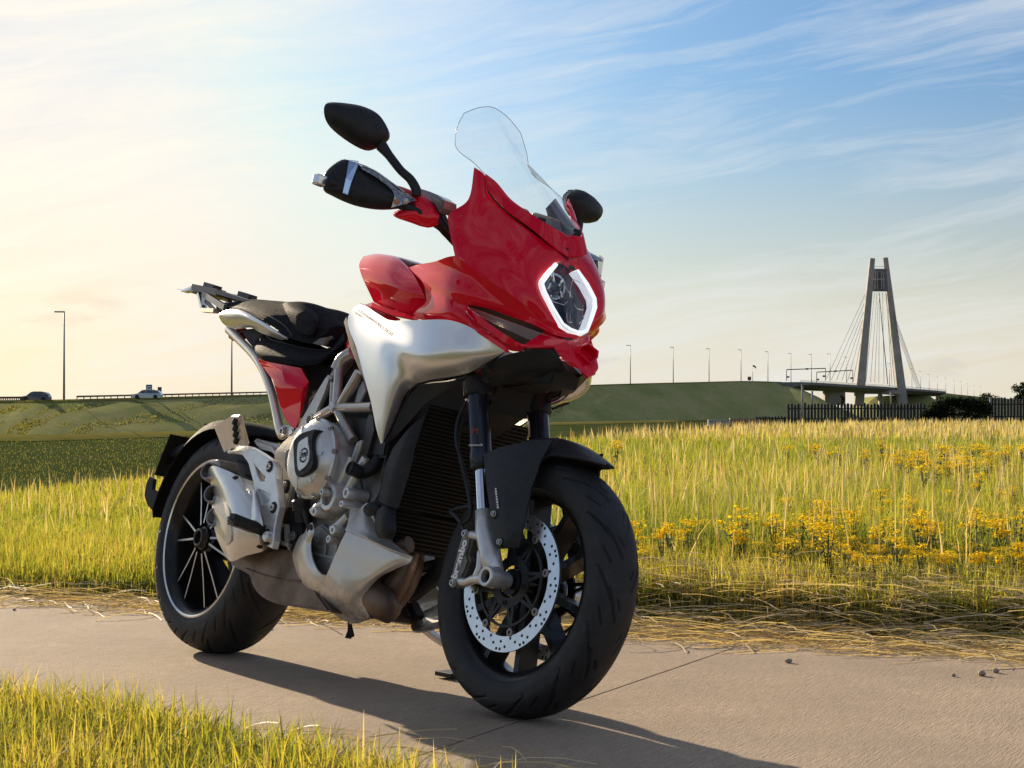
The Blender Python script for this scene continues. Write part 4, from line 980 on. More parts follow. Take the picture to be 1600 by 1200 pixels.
# rear wheel
M_spoke = noisy('machined spoke face', (.50, .48, .46), .34, .8, 0, .1, 60)
RC = Vector((0, 0, .32))
bm = bmesh.new()
lathe_y(bm, [(.2165, -.079), (.230, -.0865), (.2305, -.0905), (.2265, -.0925), (.2215, -.0900), (.209, -.080), (.200, -.060), (.192, -.02), (.190, .03), (.200, .07), (.215, .080), (.2305, .088), (.2165, .079), (.205, .05), (.2, -.05)], RC, 96, 0, True)
for f in bm.faces:
    r = f.calc_center_median(); 
    if abs(math.hypot(r.x - RC.x, r.z - RC.z) - .226) < .006 and r.y < -.088: f.material_index = 1
rw = put(bm_obj('wheel', bm, [M_gloss, M_mach])); auto_smooth(rw.data, 30); rw['label'] = 'black rear rim with machined spoke faces'
REAR_SL = [(.06, .10, .62, .55, .0022), (.56, -.10, 1.12, -.55, .0022), (.35, .52, .95, .98, .0024), (.85, -.52, 1.45, -.98, .0024), (.05, .62, .35, .92, .0018), (.55, -.62, .85, -.92, .0018)]
tyre_mesh(.32, .19, .2205, .084, RC, lambda T, U: slits(T, U, .32, .095, REAR_SL, 15), rw, False)
cyl('hub', RC + Vector((0, -.09, 0)), (0, 1, 0), [(0, .028), (.002, .033), (.012, .035), (.016, .046), (.05, .052), (.15, .055), (.15, .02)], M_gloss, parent=rw)
cyl('axle_nut', RC + Vector((0, -.106, 0)), (0, 1, 0), [(.03, .018), (.002, .019), (0, .022), (.002, .027), (.02, .030), (.026, .034)], noisy('dark nut', (.09, .085, .085), .35, .8), seg=12, parent=rw)
for k in range(12):
    spoke_mesh(RC, math.radians(8 + k * 30 + (4 if k % 2 else -4)), .045, .198, -.088, -.066, .0066, .0056, .045, .10, True, rw, [M_gloss, M_spoke])
bm = bmesh.new(); lathe_y(bm, [(.075, .058), (.11, .058), (.11, .063), (.075, .063)], RC, 64, 0, True); sub(bm_obj('brake_disc', bm, M_mach), rw)
# sidewall lettering, curved round the rim
def arc_text(body, R, y, c, a0, step, size, parent, mat):
    for k, ch in enumerate(body):
        a = a0 + k * step; e = Vector((math.cos(a), 0, math.sin(a)))
        M = basis(Vector(c) + e * R + Vector((0, y, 0)), Vector((math.sin(a), 0, -math.cos(a))) * -1, (0, -1, 0))
        text('letter', ch, size, M, mat, parent)
M_sidetext = noisy('raised rubber letter', (.05, .048, .046), .5)
arc_text('PIRELLI', .2475, -.0935, RC, math.radians(247), math.radians(5.6), .026, rw, M_sidetext)
arc_text('ANGEL GT', .2475, -.0935, RC, math.radians(80), math.radians(5.2), .022, rw, M_sidetext)

# front wheel
FC = Vector((WB, 0, .299))
bm = bmesh.new()
lathe_y(bm, [(.2165, -.044), (.2285, -.0495), (.2292, -.0535), (.2250, -.0550), (.2195, -.0525), (.208, -.046), (.199, -.034), (.194, 0), (.199, .034), (.213, .046), (.2292, .0535), (.2165, .044), (.206, .025), (.206, -.025)], FC, 96, 0, True)
fw = put(bm_obj('wheel', bm, [M_gloss, M_mach]), True); auto_smooth(fw.data, 30); fw['label'] = 'gloss black front rim with twin spokes'
FR_SL = [(.10, .16, .62, .50, .0021), (.60, -.16, 1.12, -.50, .0021), (.42, .42, .86, .80, .0021), (.92, -.42, 1.36, -.80, .0021), (.02, .50, .30, .74, .0018), (.52, -.50, .80, -.74, .0018), (.70, .72, 1.0, .97, .0018), (.20, -.72, .50, -.97, .0018), (.30, .10, .46, .22, .0016), (.80, -.10, .96, -.22, .0016)]
tyre_mesh(.299, .12, .2195, .0515, FC, lambda T, U: slits(T, U, .299, .06, FR_SL, 13), fw, True)
cyl('hub', FC + Vector((0, -.075, 0)), (0, 1, 0), [(0, .024), (0, .030), (.02, .034), (.075, .037), (.13, .034), (.15, .03), (.15, .02)], M_gloss, parent=fw)
for k in range(5):
    base = math.radians(331 - 72 * k)
    for s in (-1, 1): spoke_mesh(FC, base + s * math.radians(17), .034, .203, -.026, -.030, .021, .016, .052, .056, False, fw, [M_gloss])
def ring_with_holes(c, y, sgn):
    bm = bmesh.new(); lathe_y(bm, [(.124, y - .0025), (.160, y - .0025), (.160, y + .0025), (.124, y + .0025)], c, 120, 0, True, False)
    d = sub(bm_obj('brake_disc', bm, M_mach), fw)
    bm = bmesh.new(); N = 24
    for k in range(N):
        for r, da in ((.130, 0), (.142, .42), (.153, .80)) if k % 2 else ((.1355, .1), (.1475, .5), (.153, .1)):
            a = (k + da) / N * 6.28318; p = Vector(c) + Vector((math.cos(a) * r, y, math.sin(a) * r))
            bmesh.ops.create_cone(bm, cap_ends=True, segments=10, radius1=.0036, radius2=.0036, depth=.0056, matrix=Matrix.Translation(p) @ Matrix.Rotation(math.pi / 2, 4, 'X'))
    o = bm_obj('drill_hole', bm, M_dark); o['kind'] = 'stuff'; sub(o, fw)
    # carrier: inner ring, arms in pairs, buttons
    bm = bmesh.new(); lathe_y(bm, [(.038, y - .003), (.060, y - .003), (.060, y + .003), (.038, y + .003)], c, 48, 0, True, False)
    lathe_y(bm, [(.098, y - .0028), (.104, y - .0028), (.104, y + .0028), (.098, y + .0028)], c, 64, 0, True, False)
    for k in range(8):
        a = k / 8 * 6.28318 + .25; nx = a + .30
        for aa, bb in ((a - .16, a), (a + .16, a)):
            bm_bar(bm, Vector(c) + Vector((math.cos(aa) * .056, y, math.sin(aa) * .056)), Vector(c) + Vector((math.cos(bb) * .112, y, math.sin(bb) * .112)), .006, .0078, Vector((-math.sin(a), 0, math.cos(a))))
    sub(bm_obj('disc_carrier', bm, noisy('disc carrier', (.020, .020, .021), .45, .4), bevel=.0008, seg=1), fw)
    for k in range(8):
        a = k / 8 * 6.28318 + .25; p = Vector(c) + Vector((math.cos(a) * .1165, y, math.sin(a) * .1165))
        cyl('disc_button', p, (0, sgn, 0), [(-.004, .0095), (.0045, .0095), (.005, .0075), (.005, .0045), (.001, .004)], noisy('button steel', (.22, .20, .18), .4, .8), seg=16, parent=fw)
        if k % 2: bolt(Vector(c) + Vector((math.cos(a + .4) * .049, y, math.sin(a + .4) * .049)), (0, sgn, 0), .0065, M_dark, parent=fw, name='disc_bolt')
ring_with_holes(FC, -.072, -1); ring_with_holes(FC, .072, 1)
# ---- swing arm, frame, engine
tube('swing_arm', [(.50, .07, .42), (.30, .13, .40), (.12, .13, .36), (0, .10, .32)], [.05, .05, .05, .045], M_alu2, sm=6)
cyl('axle_carrier', RC + Vector((0, .05, 0)), (0, 1, 0), [(0, .05), (.02, .075), (.09, .08), (.10, .06)], M_alu2)
plate('engine_block', [(478, 760), (490, 735), (512, 700), (530, 668), (566, 662), (600, 672), (606, 715), (596, 770), (580, 800), (548, 815), (530, 850), (515, 905), (492, 893), (484, 850), (484, 815)], -.125, .25, M_alu, .01)
plate('cylinder_head', [(517, 662), (540, 652), (585, 652), (606, 680), (600, 715), (560, 712), (545, 700), (530, 720), (519, 716)], -.145, .29, noisy('black engine paint', (.03, .03, .032), .5, .3), .006)
ca = LP(492, 717, -.20); YV = Vector((0, -1, 0))
cyl('clutch_cover', ca - Vector((0, -.06, 0)), YV, [(0, .100), (.052, .100), (.056, .104), (.066, .104), (.069, .098), (.080, .092), (.092, .082), (.097, .066), (.096, 0)], M_alu2, seg=56)
for k in range(9):
    a = k / 9 * 6.283 + .2; p = ca + Vector((math.cos(a) * .100, -.006, math.sin(a) * .100)); bolt(p, YV, .0065, M_bolt)
for a in (.12, 1.0, -.85, -1.7, 2.0):
    bm = bmesh.new(); e_ = Vector((math.cos(a), 0, math.sin(a))); bm_bar(bm, ca + e_ * .030 + Vector((0, -.0385, 0)), ca + e_ * .085 + Vector((0, -.030, 0)), .010, .010, Vector((0, 1, 0)), .8)
    put(bm_obj('cover_rib', bm, M_alu2, bevel=.002, seg=2))
# cover plate with the emblem, in its black S shaped surround
plate('cover_surround', [(458, 690), (468, 678), (484, 672), (493, 671), (489, 682), (488, 700), (490, 715), (488, 730), (479, 740), (466, 745), (460, 738), (458, 712)], -.247, .03, M_char, .004, smooth=4)
ep = plate('emblem_plate', [(465, 693), (474, 684), (481, 682), (482, 692), (484, 706), (482, 722), (474, 733), (465, 735), (463, 714)], -.2500, .008, M_alu2, .003, smooth=3)
o_ = LP(474, 711, -.2512)
for k in range(8):
    a0, a1 = k / 8 * 6.283, (k + 1) / 8 * 6.283
bm = bmesh.new()
for k in range(18):
    a = k / 18 * 6.283; p = o_ + Vector((math.cos(a) * .017, 0, math.sin(a) * .017)); bm_box(bm, p, (.0045, .0016, .0022), Matrix.Rotation(-a, 3, 'Y'))
sub(bm_obj('emblem_ring', bm, M_print), ep)
text('emblem', 'MV', .020, basis(o_, (1, 0, .12), (0, -1, 0)), M_print, ep, shear=.25)
# water pump and small casings
cp = LP(514.5, 776, -.19)
cyl('pump_boss', cp + Vector((0, .07, 0)), YV, [(0, .046), (.045, .043), (.066, .037), (.074, .036), (.076, .034), (.076, .024), (.066, .022), (.066, 0)], M_alu2, seg=36)
cyl('pump_cap', cp + Vector((0, .006, 0)), YV, [(0, .0215), (.004, .021), (.005, .018), (.0045, 0)], noisy('brown cap', (.16, .13, .11), .5, .5))
cyl('generator_cover', LP(532, 788, -.145) + Vector((0, .06, 0)), YV, [(0, .085), (.05, .084), (.058, .078), (.060, .070), (.064, .062), (.066, 0)], M_alu, seg=44)
cyl('generator_rim', LP(534, 792, -.140) + Vector((0, .05, 0)), YV, [(0, .093), (.035, .093), (.038, .089), (.04, 0)], M_alu, seg=44)
for px, py, y, r in ((490, 799, -.205, .011), (519, 828, -.19, .011), (512.5, 842, -.185, .009), (540, 770, -.19, .013), (484, 772, -.20, .009), (502, 768, -.215, .008), (533, 787, -.208, .008)):
    p = LP(px, py, y); cyl('engine_boss', p + Vector((0, .06, 0)), YV, [(0, r * 1.3), (.055, r * 1.2), (.06, r), (.06, r * .55), (.054, r * .5), (.054, 0)], M_alu2, seg=18)
tube('engine_rib', [(490, 799, -.18), (500, 790, -.185), (510, 786, -.185)], [.012, .011, .013], M_alu2)
tube('engine_rib', [(519, 828, -.17), (528, 822, -.165), (545, 806, -.16)], [.012, .012, .012], M_alu2)
tube('engine_rib', [(524, 768, -.17), (536, 745, -.165), (551, 715, -.16)], [.011, .012, .012], M_alu2)
tube('engine_rib', [(541, 772, -.165), (556, 745, -.165), (572, 715, -.16)], [.013, .013, .012], M_alu2)
plate('engine_rail', [(528, 770), (536, 742), (551, 705), (556, 690), (563, 687), (560, 700), (549, 730), (536, 765)], -.165, .05, M_alu2, .005)
plate('sump', [(487, 825), (500, 818), (525, 838), (530, 850), (522, 880), (512, 908), (498, 897), (489, 872)], -.16, .3, M_alu, .006)
for x0, y0, x1, y1 in ((491, 850, 502, 856), (489, 865, 524, 872), (491, 838, 497, 850), (511, 850, 509, 868)):
    a, b_ = LP(x0, y0, -.162), LP(x1, y1, -.162); bm = bmesh.new(); bm_bar(bm, a, b_, .006, .008, Vector((0, 1, 0))); put(bm_obj('sump_rib', bm, M_alu, bevel=.001, seg=1))
cyl('oil_filler', LP(473, 815, -.15), (0, -.3, 1), [(0, .02), (.03, .021), (.031, .024), (.055, .024), (.06, .018)], M_char, seg=14)
tube('cable', [(466, 762, -.16), (473, 790, -.165), (481, 818, -.17), (484, 835, -.16)], .007, M_black)
tube('cable', [(460, 730, -.15), (468, 770, -.15), (476, 815, -.15)], .005, M_black)
# dark mass behind: gearbox, air box, under seat
plate('gearbox', [(455, 690), (500, 660), (520, 700), (500, 760), (486, 800), (484, 850), (470, 875), (440, 850), (440, 770)], -.09, .2, M_dark, .01)
plate('air_box', [(512, 565), (545, 540), (600, 600), (625, 660), (600, 690), (560, 668), (520, 660), (500, 650)], -.11, .22, M_dark, .01)
plate('under_tray', [(374, 515), (396, 512), (415, 522), (420, 545), (408, 562), (398, 548), (384, 532)], -.10, .2, M_dark, .006)
plate('seat_base', [(408, 560), (470, 572), (500, 566), (520, 575), (508, 610), (486, 640), (470, 655), (455, 640), (430, 600)], -.11, .22, M_dark, .006)
plate('chassis_core', [(540, 560), (700, 590), (760, 600), (790, 560), (760, 640), (690, 690), (640, 690), (600, 640)], -.06, .12, M_dark, .006)
# trellis tubes
for pts, r in (([(526, 636, -.165), (528, 604, -.165), (530.5, 575, -.16)], .0125), ([(533, 633, -.165), (546, 610, -.165), (562, 582, -.16)], .014), ([(524, 636, -.165), (553, 637, -.165), (584, 636, -.165)], .0135),
               ([(496, 652, -.16), (510, 644, -.165), (526, 635, -.165)], .0125), ([(527, 640, -.165), (538, 662, -.165), (552, 688, -.16)], .0125), ([(519, 634, -.15), (520, 612, -.15), (521, 598, -.15)], .008), ([(527, 578, -.16), (536, 562, -.155), (552, 552, -.145)], .019)):
    tube('frame_tube', pts, r, M_frame, mirror=True)
cyl('frame_node', LP(526, 636, -.165), (0, -1, 0), [(-.016, .017), (.012, .017), (.017, .012), (.017, 0)], M_frame, seg=18)
plate('frame_gusset', [(553, 632), (560, 606), (567, 595), (571, 610), (562, 628)], -.15, .006, noisy('pale bracket', (.45, .5, .5), .5), .001)
# bright beam from the pivot plate up to the seat, with its ring
M_beam = noisy('bead blasted alloy', (.50, .46, .41), .36, .6, .2, .1, 30)
plate('subframe_beam', [(447, 690), (458, 675), (478, 640), (497, 606), (510, 585), (516, 590), (509, 612), (497, 640), (484, 668), (468, 695), (458, 703)], -.155, .03, M_beam, .005)
plate('beam_edge', [(498, 634), (504, 622), (515, 597), (521, 588), (519, 604), (508, 628), (499, 650), (491, 668), (486, 672)], -.15, .02, M_black, .002)
cyl('beam_ring', LP(485, 656, -.160), YV, [(-.01, .017), (.004, .017), (.006, .015), (.006, .011), (-.006, .010), (-.006, 0)], M_beam, seg=24)
plate('pivot_plate', [(427, 706), (441, 690), (450, 682), (459, 680), (463, 691), (454, 702), (447, 708), (446, 728), (452, 742), (455, 758), (452, 775), (448, 792), (437, 792), (432, 765), (429, 735)], -.17, .035, M_beam, .004)
plate('pivot_guard', [(448, 712), (458, 702), (458, 735), (463, 760), (464, 790), (472, 812), (474, 850), (466, 868), (452, 862), (446, 830), (450, 792), (455, 765), (452, 742), (447, 728)], -.155, .02, M_black, .003)
p = LP(446.5, 760, -.172); cyl('pivot_bolt', p, YV, [(-.004, .018), (.003, .018), (.004, .013), (.004, .010), (.008, .0095), (.008, .005), (.003, .004)], M_dark, seg=18); bolt(p + Vector((0, -.004, 0)), YV, .010)
bolt(LP(457, 837, -.165), YV, .010)
plate('side_tray', [(484, 612), (500, 605), (520, 575), (535, 552), (545, 545), (551, 552), (540, 566), (528, 582), (516, 597), (504, 608), (488, 618)], -.135, .03, noisy('grey side cover', (.33, .31, .28), .45, .3, .2), .006)
plate('side_tray', [(478, 650), (482, 622), (490, 614), (503, 609), (497, 625), (486, 648), (474, 668)], -.14, .02, noisy('grey side cover 2', (.30, .285, .26), .45, .3, .2), .003)
plate('tray_recess', [(481, 645), (485, 625), (497, 614), (494, 625), (484, 645)], -.1425, .004, M_dark, .001)

# ---- fairing: nose, middle, tank
patch('nose_cowl', [
 [(741, 261, -.150), (757, 274, -.138), (763, 303, -.132), (790, 332, -.115), (824, 358, -.086), (858, 384, -.050), (887, 407, 0)],
 [(732, 311, -.175), (745, 322, -.168), (760, 337, -.158), (788, 358, -.140), (818, 381, -.112), (845, 400, -.078), (867, 411, -.034)],
 [(703, 333, -.205), (719, 347, -.197), (738, 361, -.187), (772, 386, -.166), (804, 407, -.139), (829, 425, -.108), (841, 443, -.082)],
 [(701, 352, -.215), (717, 371, -.208), (736, 388, -.199), (772, 415, -.170), (806, 441, -.138), (838, 466, -.101), (858, 477, -.060)],
 [(711, 401, -.222), (725, 411, -.212), (742, 422.5, -.199), (776, 446, -.168), (810, 469, -.128), (842, 493, -.082), (877, 510, -.034)]], M_red, 6, 6, fair=22)
patch('side_cowl', [
 [(638, 418, -.130), (655, 413, -.150), (678, 409, -.185), (711, 400.5, -.2215), (741, 421.5, -.1995), (776, 445.5, -.1675), (810, 468.5, -.1275), (842, 492.5, -.0815), (877, 510, -.0338), (902, 524, 0)],
 [(648, 428, -.150), (664, 424, -.172), (690, 422, -.195), (720, 429, -.206), (750, 446, -.183), (785, 468, -.145), (816, 487, -.109), (846, 505, -.068), (873, 521, -.034), (901.5, 526.5, 0)],
 [(661, 442, -.172), (673, 438, -.190), (700, 444, -.212), (728, 456, -.207), (758, 470, -.182), (790, 484, -.143), (820, 498, -.110), (848, 513, -.072), (871, 525, -.038), (901, 529, 0)],
 [(665, 458, -.165), (677, 457, -.186), (699, 465, -.206), (722, 476, -.201), (738, 477, -.190), (766, 483, -.158), (796, 494, -.120), (826, 505, -.088), (852, 517, -.052), (901, 532, 0)]], M_red, 6, 6, fair=6)
patch('side_cowl', [
 [(665, 458, -.165), (677, 457, -.186), (699, 465, -.206), (722, 476, -.201), (731, 476.5, -.196)],
 [(665, 472, -.175), (680, 474, -.198), (700, 482, -.213), (719, 487, -.205), (727, 492, -.198)],
 [(650, 486, -.165), (668, 487, -.190), (695, 493, -.208), (722, 499, -.202), (737, 506, -.193)],
 [(643, 495, -.150), (662, 500, -.175), (697, 501, -.200), (722, 506, -.195), (738, 513, -.186)]], M_red, 5, 5)
# air duct: trim strip, dark blade, mesh, front lip
patch('duct_trim', [[(727, 492, -.198), (740, 508, -.192), (762, 523, -.172), (781, 535.5, -.152), (791, 543, -.138), (793.5, 550, -.132)],
                    [(733, 508, -.192), (742, 515, -.188), (761, 529, -.170), (778, 541, -.152), (787, 547, -.139), (790, 551, -.132)]], M_red, 4, 3, .006)
patch('duct_blade', [[(728, 480, -.190), (746, 492, -.182), (768, 508, -.165), (792, 525, -.142), (815, 541, -.112), (866, 542, -.055), (887, 533, -.02)],
                     [(731, 490, -.184), (748, 506, -.175), (768, 520, -.158), (790, 536, -.134), (816, 543.5, -.106), (866, 544.5, -.052), (886, 535, -.02)]], M_red, 4, 3, .006)
patch('duct_wall', [[(724, 482, -.190), (742, 508, -.180), (768, 526, -.158), (795, 545, -.125), (816, 548, -.10)], [(730, 482, -.16), (750, 500, -.15), (775, 514, -.13), (800, 530, -.10), (822, 540, -.08)]], M_red, 4, 3, .003)
patch('duct_lip', [[(815, 541, -.112), (835, 541.5, -.090), (866, 542, -.055), (886, 533, -.02)], [(852, 517, -.052), (862, 522, -.045), (872, 527.5, -.035), (886, 532, -.02)]], M_red, 4, 3, .003)
# woven mesh in the duct
bm = bmesh.new(); q00, q10, q01, q11 = LP(733, 480, -.172), LP(870, 530, -.040), LP(748, 494, -.155), LP(850, 541, -.050)
for sgn in (1, -1):
    S_ = Vector((1, sgn, 1))
    for k in range(15):
        t = k / 14; a, b_ = q00.lerp(q01, t), q10.lerp(q11, t); bm_tube(bm, [a * S_, b_ * S_], .0013, 4, False)
    for k in range(46):
        t = k / 45; a, b_ = q00.lerp(q10, t), q01.lerp(q11, t); sk = (q10 - q00) * .06; bm_tube(bm, [(a - sk) * S_, (b_ + sk) * S_], .0012, 4, False)
mesh_o = put(bm_obj('duct_mesh', bm, noisy('mesh wire', (.30, .28, .26), .4, .5))); mesh_o['kind'] = 'stuff'
facets('duct_back', [(724, 474, -.14), (800, 488, -.09), (880, 528, -.02), (868, 548, -.02), (812, 548, -.05), (740, 512, -.11)], [(0, 1, 2, 3, 4, 5)], M_dark, .003, bevel=0)
# tank
patch('fuel_tank', [
 [(584, 472, -.120), (600, 480, -.140), (618, 486, -.150), (634, 491, -.150), (645, 494, -.145)],
 [(576, 455, -.128), (594, 462, -.150), (614, 469, -.163), (638, 474, -.165), (665, 472, -.160)],
 [(567, 436, -.132), (586, 444, -.158), (608, 452, -.172), (634, 460, -.178), (664, 466, -.172)],
 [(562, 421, -.128), (582, 427, -.157), (605, 437, -.175), (629, 449, -.182), (660, 455, -.175)],
 [(561.5, 412, -.108), (583, 411, -.135), (607, 418, -.155), (628, 429, -.162), (650, 436, -.165)],
 [(566, 403, -.070), (586, 399, -.090), (606, 400.5, -.105), (624, 406, -.115), (641, 420, -.125)],
 [(573, 400, -.030), (590, 397, -.035), (608, 399, -.040), (625, 402, -.045), (642, 412, -.05)]], M_red, 6, 5, 0, full=True)
patch('tank_skirt', [[(570, 476, -.165), (584, 481, -.178), (607, 490, -.185), (630, 495, -.185), (655, 500, -.18)], [(582, 472, -.130), (598, 479, -.150), (618, 485.5, -.158), (634, 490, -.158), (650, 495, -.16)]], M_red, 5, 3, .004)
patch('tank_skirt', [[(563, 474, -.17), (590, 487, -.182), (609, 500, -.188)], [(572, 476, -.158), (595, 486, -.165), (625, 498, -.17)]], M_red, 5, 3, .004)
plate('tank_core', [(606, 430), (640, 420), (690, 414), (705, 440), (700, 488), (640, 492), (606, 478)], -.10, .2, M_red, .01)
plate('filler_cover', [(621, 402), (630, 405), (641, 409), (651, 411.5), (645, 414), (637, 418), (629, 410)], -.10, .2, noisy('grey filler', (.20, .20, .20), .4, .3), .003)
facets('tank_side', [(536, 558, -.10), (543, 530, -.11), (552, 548, -.12), (549, 553, -.11)], [(0, 1, 2, 3)], M_red, .006)
# silver side panel
OUT = [(595, 693, -.185), (588, 670, -.192), (580, 630, -.199), (571, 597, -.204), (557, 545, -.202), (543, 500, -.192), (564, 475.5, -.185), (607, 500, -.205), (652, 500, -.224), (700, 500, -.214), (735, 511.5, -.188), (765, 531.5, -.160), (788, 547.5, -.136)]
INN = [(600, 691, -.178), (606, 676, -.170), (620, 645, -.165), (634, 615, -.163), (644, 605, -.163), (652, 599, -.166), (660, 597, -.170), (670, 594, -.173), (686, 591, -.170), (710, 588, -.160), (734, 582, -.148), (758, 568, -.138), (788, 550.5, -.133)]
BUL = [.002, .014, .026, .036, .044, .048, .048, .046, .040, .032, .020, .008, .001]
def mixp(a, b_, t, dy): return (a[0] + (b_[0] - a[0]) * t, a[1] + (b_[1] - a[1]) * t, a[2] + (b_[2] - a[2]) * t + dy)
rows = [OUT] + [[mixp(a, b_, t, -q * k) for a, b_, q in zip(OUT, INN, BUL)] for t, k in ((.20, .36), (.42, .74), (.62, 1.0), (.82, .72))] + [INN]
sp = patch('side_panel', rows, M_silver, 6, 5, .005, fair=26)
sp[0]['label'] = 'silver side panel with dark script'
facets('panel_edge', [(537, 503, -.17), (541, 494, -.18), (544, 508, -.18), (556, 545, -.195), (577, 612, -.196), (578, 618, -.19), (570, 600, -.185), (548, 545, -.18)], [(0, 1, 2, 3, 7), (7, 3, 4, 5, 6)], M_black, .006)
from mathutils.bvhtree import BVHTree
def print_on(obj, body, p0, p1, hpx, mat, up=(.38, -.925), front=False, shear=.2, bold=.0):
    """flat print laid onto a panel: the words run from p0 to p1 (photo pixels) and every point is dropped onto the panel's surface"""
    me0 = obj.data; tree = BVHTree.FromPolygons([v.co.copy() for v in me0.vertices], [tuple(p.vertices) for p in me0.polygons]); P = FP if front else LP
    cu = bpy.data.curves.new('lettering', 'FONT'); cu.body = body; cu.size = 1; cu.shear = shear; cu.offset = bold; cu.resolution_u = 3
    t = bpy.data.objects.new('lettering', cu); COL.objects.link(t); bpy.context.view_layer.update()
    me = bpy.data.meshes.new_from_object(t.evaluated_get(bpy.context.evaluated_depsgraph_get())); bpy.data.objects.remove(t)
    xs = [v.co.x for v in me.vertices]; x0, x1 = min(xs), max(xs); D = Vector((p1[0] - p0[0], p1[1] - p0[1])); U = Vector(up)
    for v in me.vertices:
        q = Vector(p0) + D * ((v.co.x - x0) / (x1 - x0)) + U * (v.co.y * hpx / .70)
        o_ = P(q.x, q.y, -.45); dr = (P(q.x, q.y, 0) - o_).normalized(); h = tree.ray_cast(o_, dr)
        v.co = (h[0] - dr * .0009) if h[0] is not None else P(q.x, q.y, -.22)
    o = link_mesh('lettering', me, mat, None, False); o['kind'] = 'stuff'; sub(o, obj); return o
print_on(sp[0], 'TURISMO', (559, 486.5), (586, 505), 4.2, M_print, bold=.01); print_on(sp[0], 'VELOCE', (585.5, 505.5), (612, 525), 5.2, M_print, bold=.015)
print_on(sp[0], '800', (554.5, 489.5), (565, 496.5), 3.0, M_print, bold=.01)
# charcoal inner panel and radiator shroud
patch('inner_panel', [[(604, 693, -.172), (616, 664, -.168), (629, 636, -.166), (642, 615, -.164), (660, 601, -.166), (700, 596, -.166), (726, 590, -.160)],
                      [(606, 695, -.165), (624, 676, -.155), (643, 655, -.150), (662, 634, -.148), (684, 617, -.148), (704, 606, -.150), (727, 593, -.150)]], M_char, 5, 4, .004)
facets('panel_lining', [(600, 690, -.165), (622, 645, -.155), (645, 606, -.15), (700, 590, -.15), (745, 578, -.14), (788, 552, -.13), (770, 566, -.12), (700, 600, -.12), (650, 620, -.13), (606, 694, -.15)], [(0, 1, 8, 9), (1, 2, 8), (2, 3, 7, 8), (3, 4, 6, 7), (4, 5, 6)], M_dark, .003, bevel=0)
patch('radiator_shroud', [[(614, 700, -.170), (603, 727, -.172), (596, 757, -.172), (591, 782, -.168)], [(640, 668, -.172), (628, 705, -.175), (615, 745, -.175), (605, 790, -.170)], [(664, 650, -.150), (650, 700, -.150), (638, 745, -.150), (622, 795, -.150)]], M_char, 5, 4, .006)
# radiator core between the forks, with its fins
r_tr, r_br = LP(672, 632, -.155), LP(618, 792, -.150); my = lambda v: Vector((v.x, -v.y, v.z))
bm = bmesh.new(); vs = [bm.verts.new(v) for v in (r_tr, r_br, my(r_br), my(r_tr))]; bm.faces.new(vs)
bmesh.ops.solidify(bm, geom=bm.faces[:], thickness=.03); rad = put(bm_obj('radiator', bm, noisy('radiator black', (.012, .0115, .011), .6, .3, 0, .4, 60), bevel=.003))
def fins(A, B_, n, parent, bow=.015):
    bm = bmesh.new(); nv = (my(A) - A).cross(B_ - A).normalized(); nv = nv if nv.x > 0 else -nv
    for k in range(n):
        t = (k + .5) / n; p = A.lerp(B_, t); pts = [Vector((p.x, p.y * s, p.z)) + nv * .006 for s in (1, .5, 0, -.5, -1)]; bm_tube(bm, pts, .0017, 4, False)
    o = bm_obj('fin', bm, noisy('fin metal', (.050, .044, .036), .5, .6)); o['kind'] = 'stuff'; sub(o, parent)
fins(r_tr, r_br, 27, rad)
c_tr, c_br = LP(620, 797, -.135), LP(612, 858, -.110)
bm = bmesh.new(); bm.faces.new([bm.verts.new(v) for v in (c_tr, c_br, my(c_br), my(c_tr))]); bmesh.ops.solidify(bm, geom=bm.faces[:], thickness=.03)
oc = put(bm_obj('oil_cooler', bm, noisy('cooler black', (.012, .0115, .011), .6, .3), bevel=.003)); fins(c_tr, c_br, 9, oc)
facets('dark_gap_plate', [(612, 782, -.135), (611, 804, -.125), (660, 812, 0), (661, 790, 0)], [(0, 1, 2, 3)], M_dark, .004, bevel=0)  # dark sheet added to paint the shade in the gap above the cooler
patch('cooler_tank', [[(588, 798, -.165), (586, 812, -.170), (586, 828, -.165), (591, 840, -.155)], [(600, 790, -.170), (599, 812, -.180), (599, 832, -.175), (602, 842, -.160)], [(616, 792, -.150), (619, 812, -.150), (619, 830, -.150), (614, 842, -.145)]], M_char, 5, 4, .01)
tube('hose', [(577, 797, -.15), (583, 794, -.16), (592, 796, -.15)], .016, M_black)
tube('hose', [(590, 785, -.15), (600, 790, -.14), (618, 792, -.12)], .014, M_black)
tube('coolant_pipe', [(547.5, 731, -.20), (556, 735, -.185), (566, 738, -.165), (585, 728, -.14), (598, 705, -.12)], [.0175, .0175, .0175, .017, .016], M_black, n=18)
cyl('pipe_mouth', LP(547, 731, -.2015), LP(547, 731, -.2015) - LP(556, 735, -.185), [(-.004, .0182), (.002, .0182), (.003, .017), (.003, .0135), (-.001, .013), (-.001, 0)], M_dark, seg=20)
plate('engine_bracket', [(577, 640), (583, 648), (585, 672), (576, 705), (567, 735), (556, 738), (560, 715), (568, 685), (572, 660)], -.155, .02, noisy('dark bracket', (.045, .038, .03), .4, .5), .002)
plate('engine_bracket', [(575, 690), (606, 700), (612, 715), (600, 745), (590, 768), (572, 760), (570, 735)], -.11, .05, noisy('dirty casting', (.085, .068, .05), .6, .4), .006)

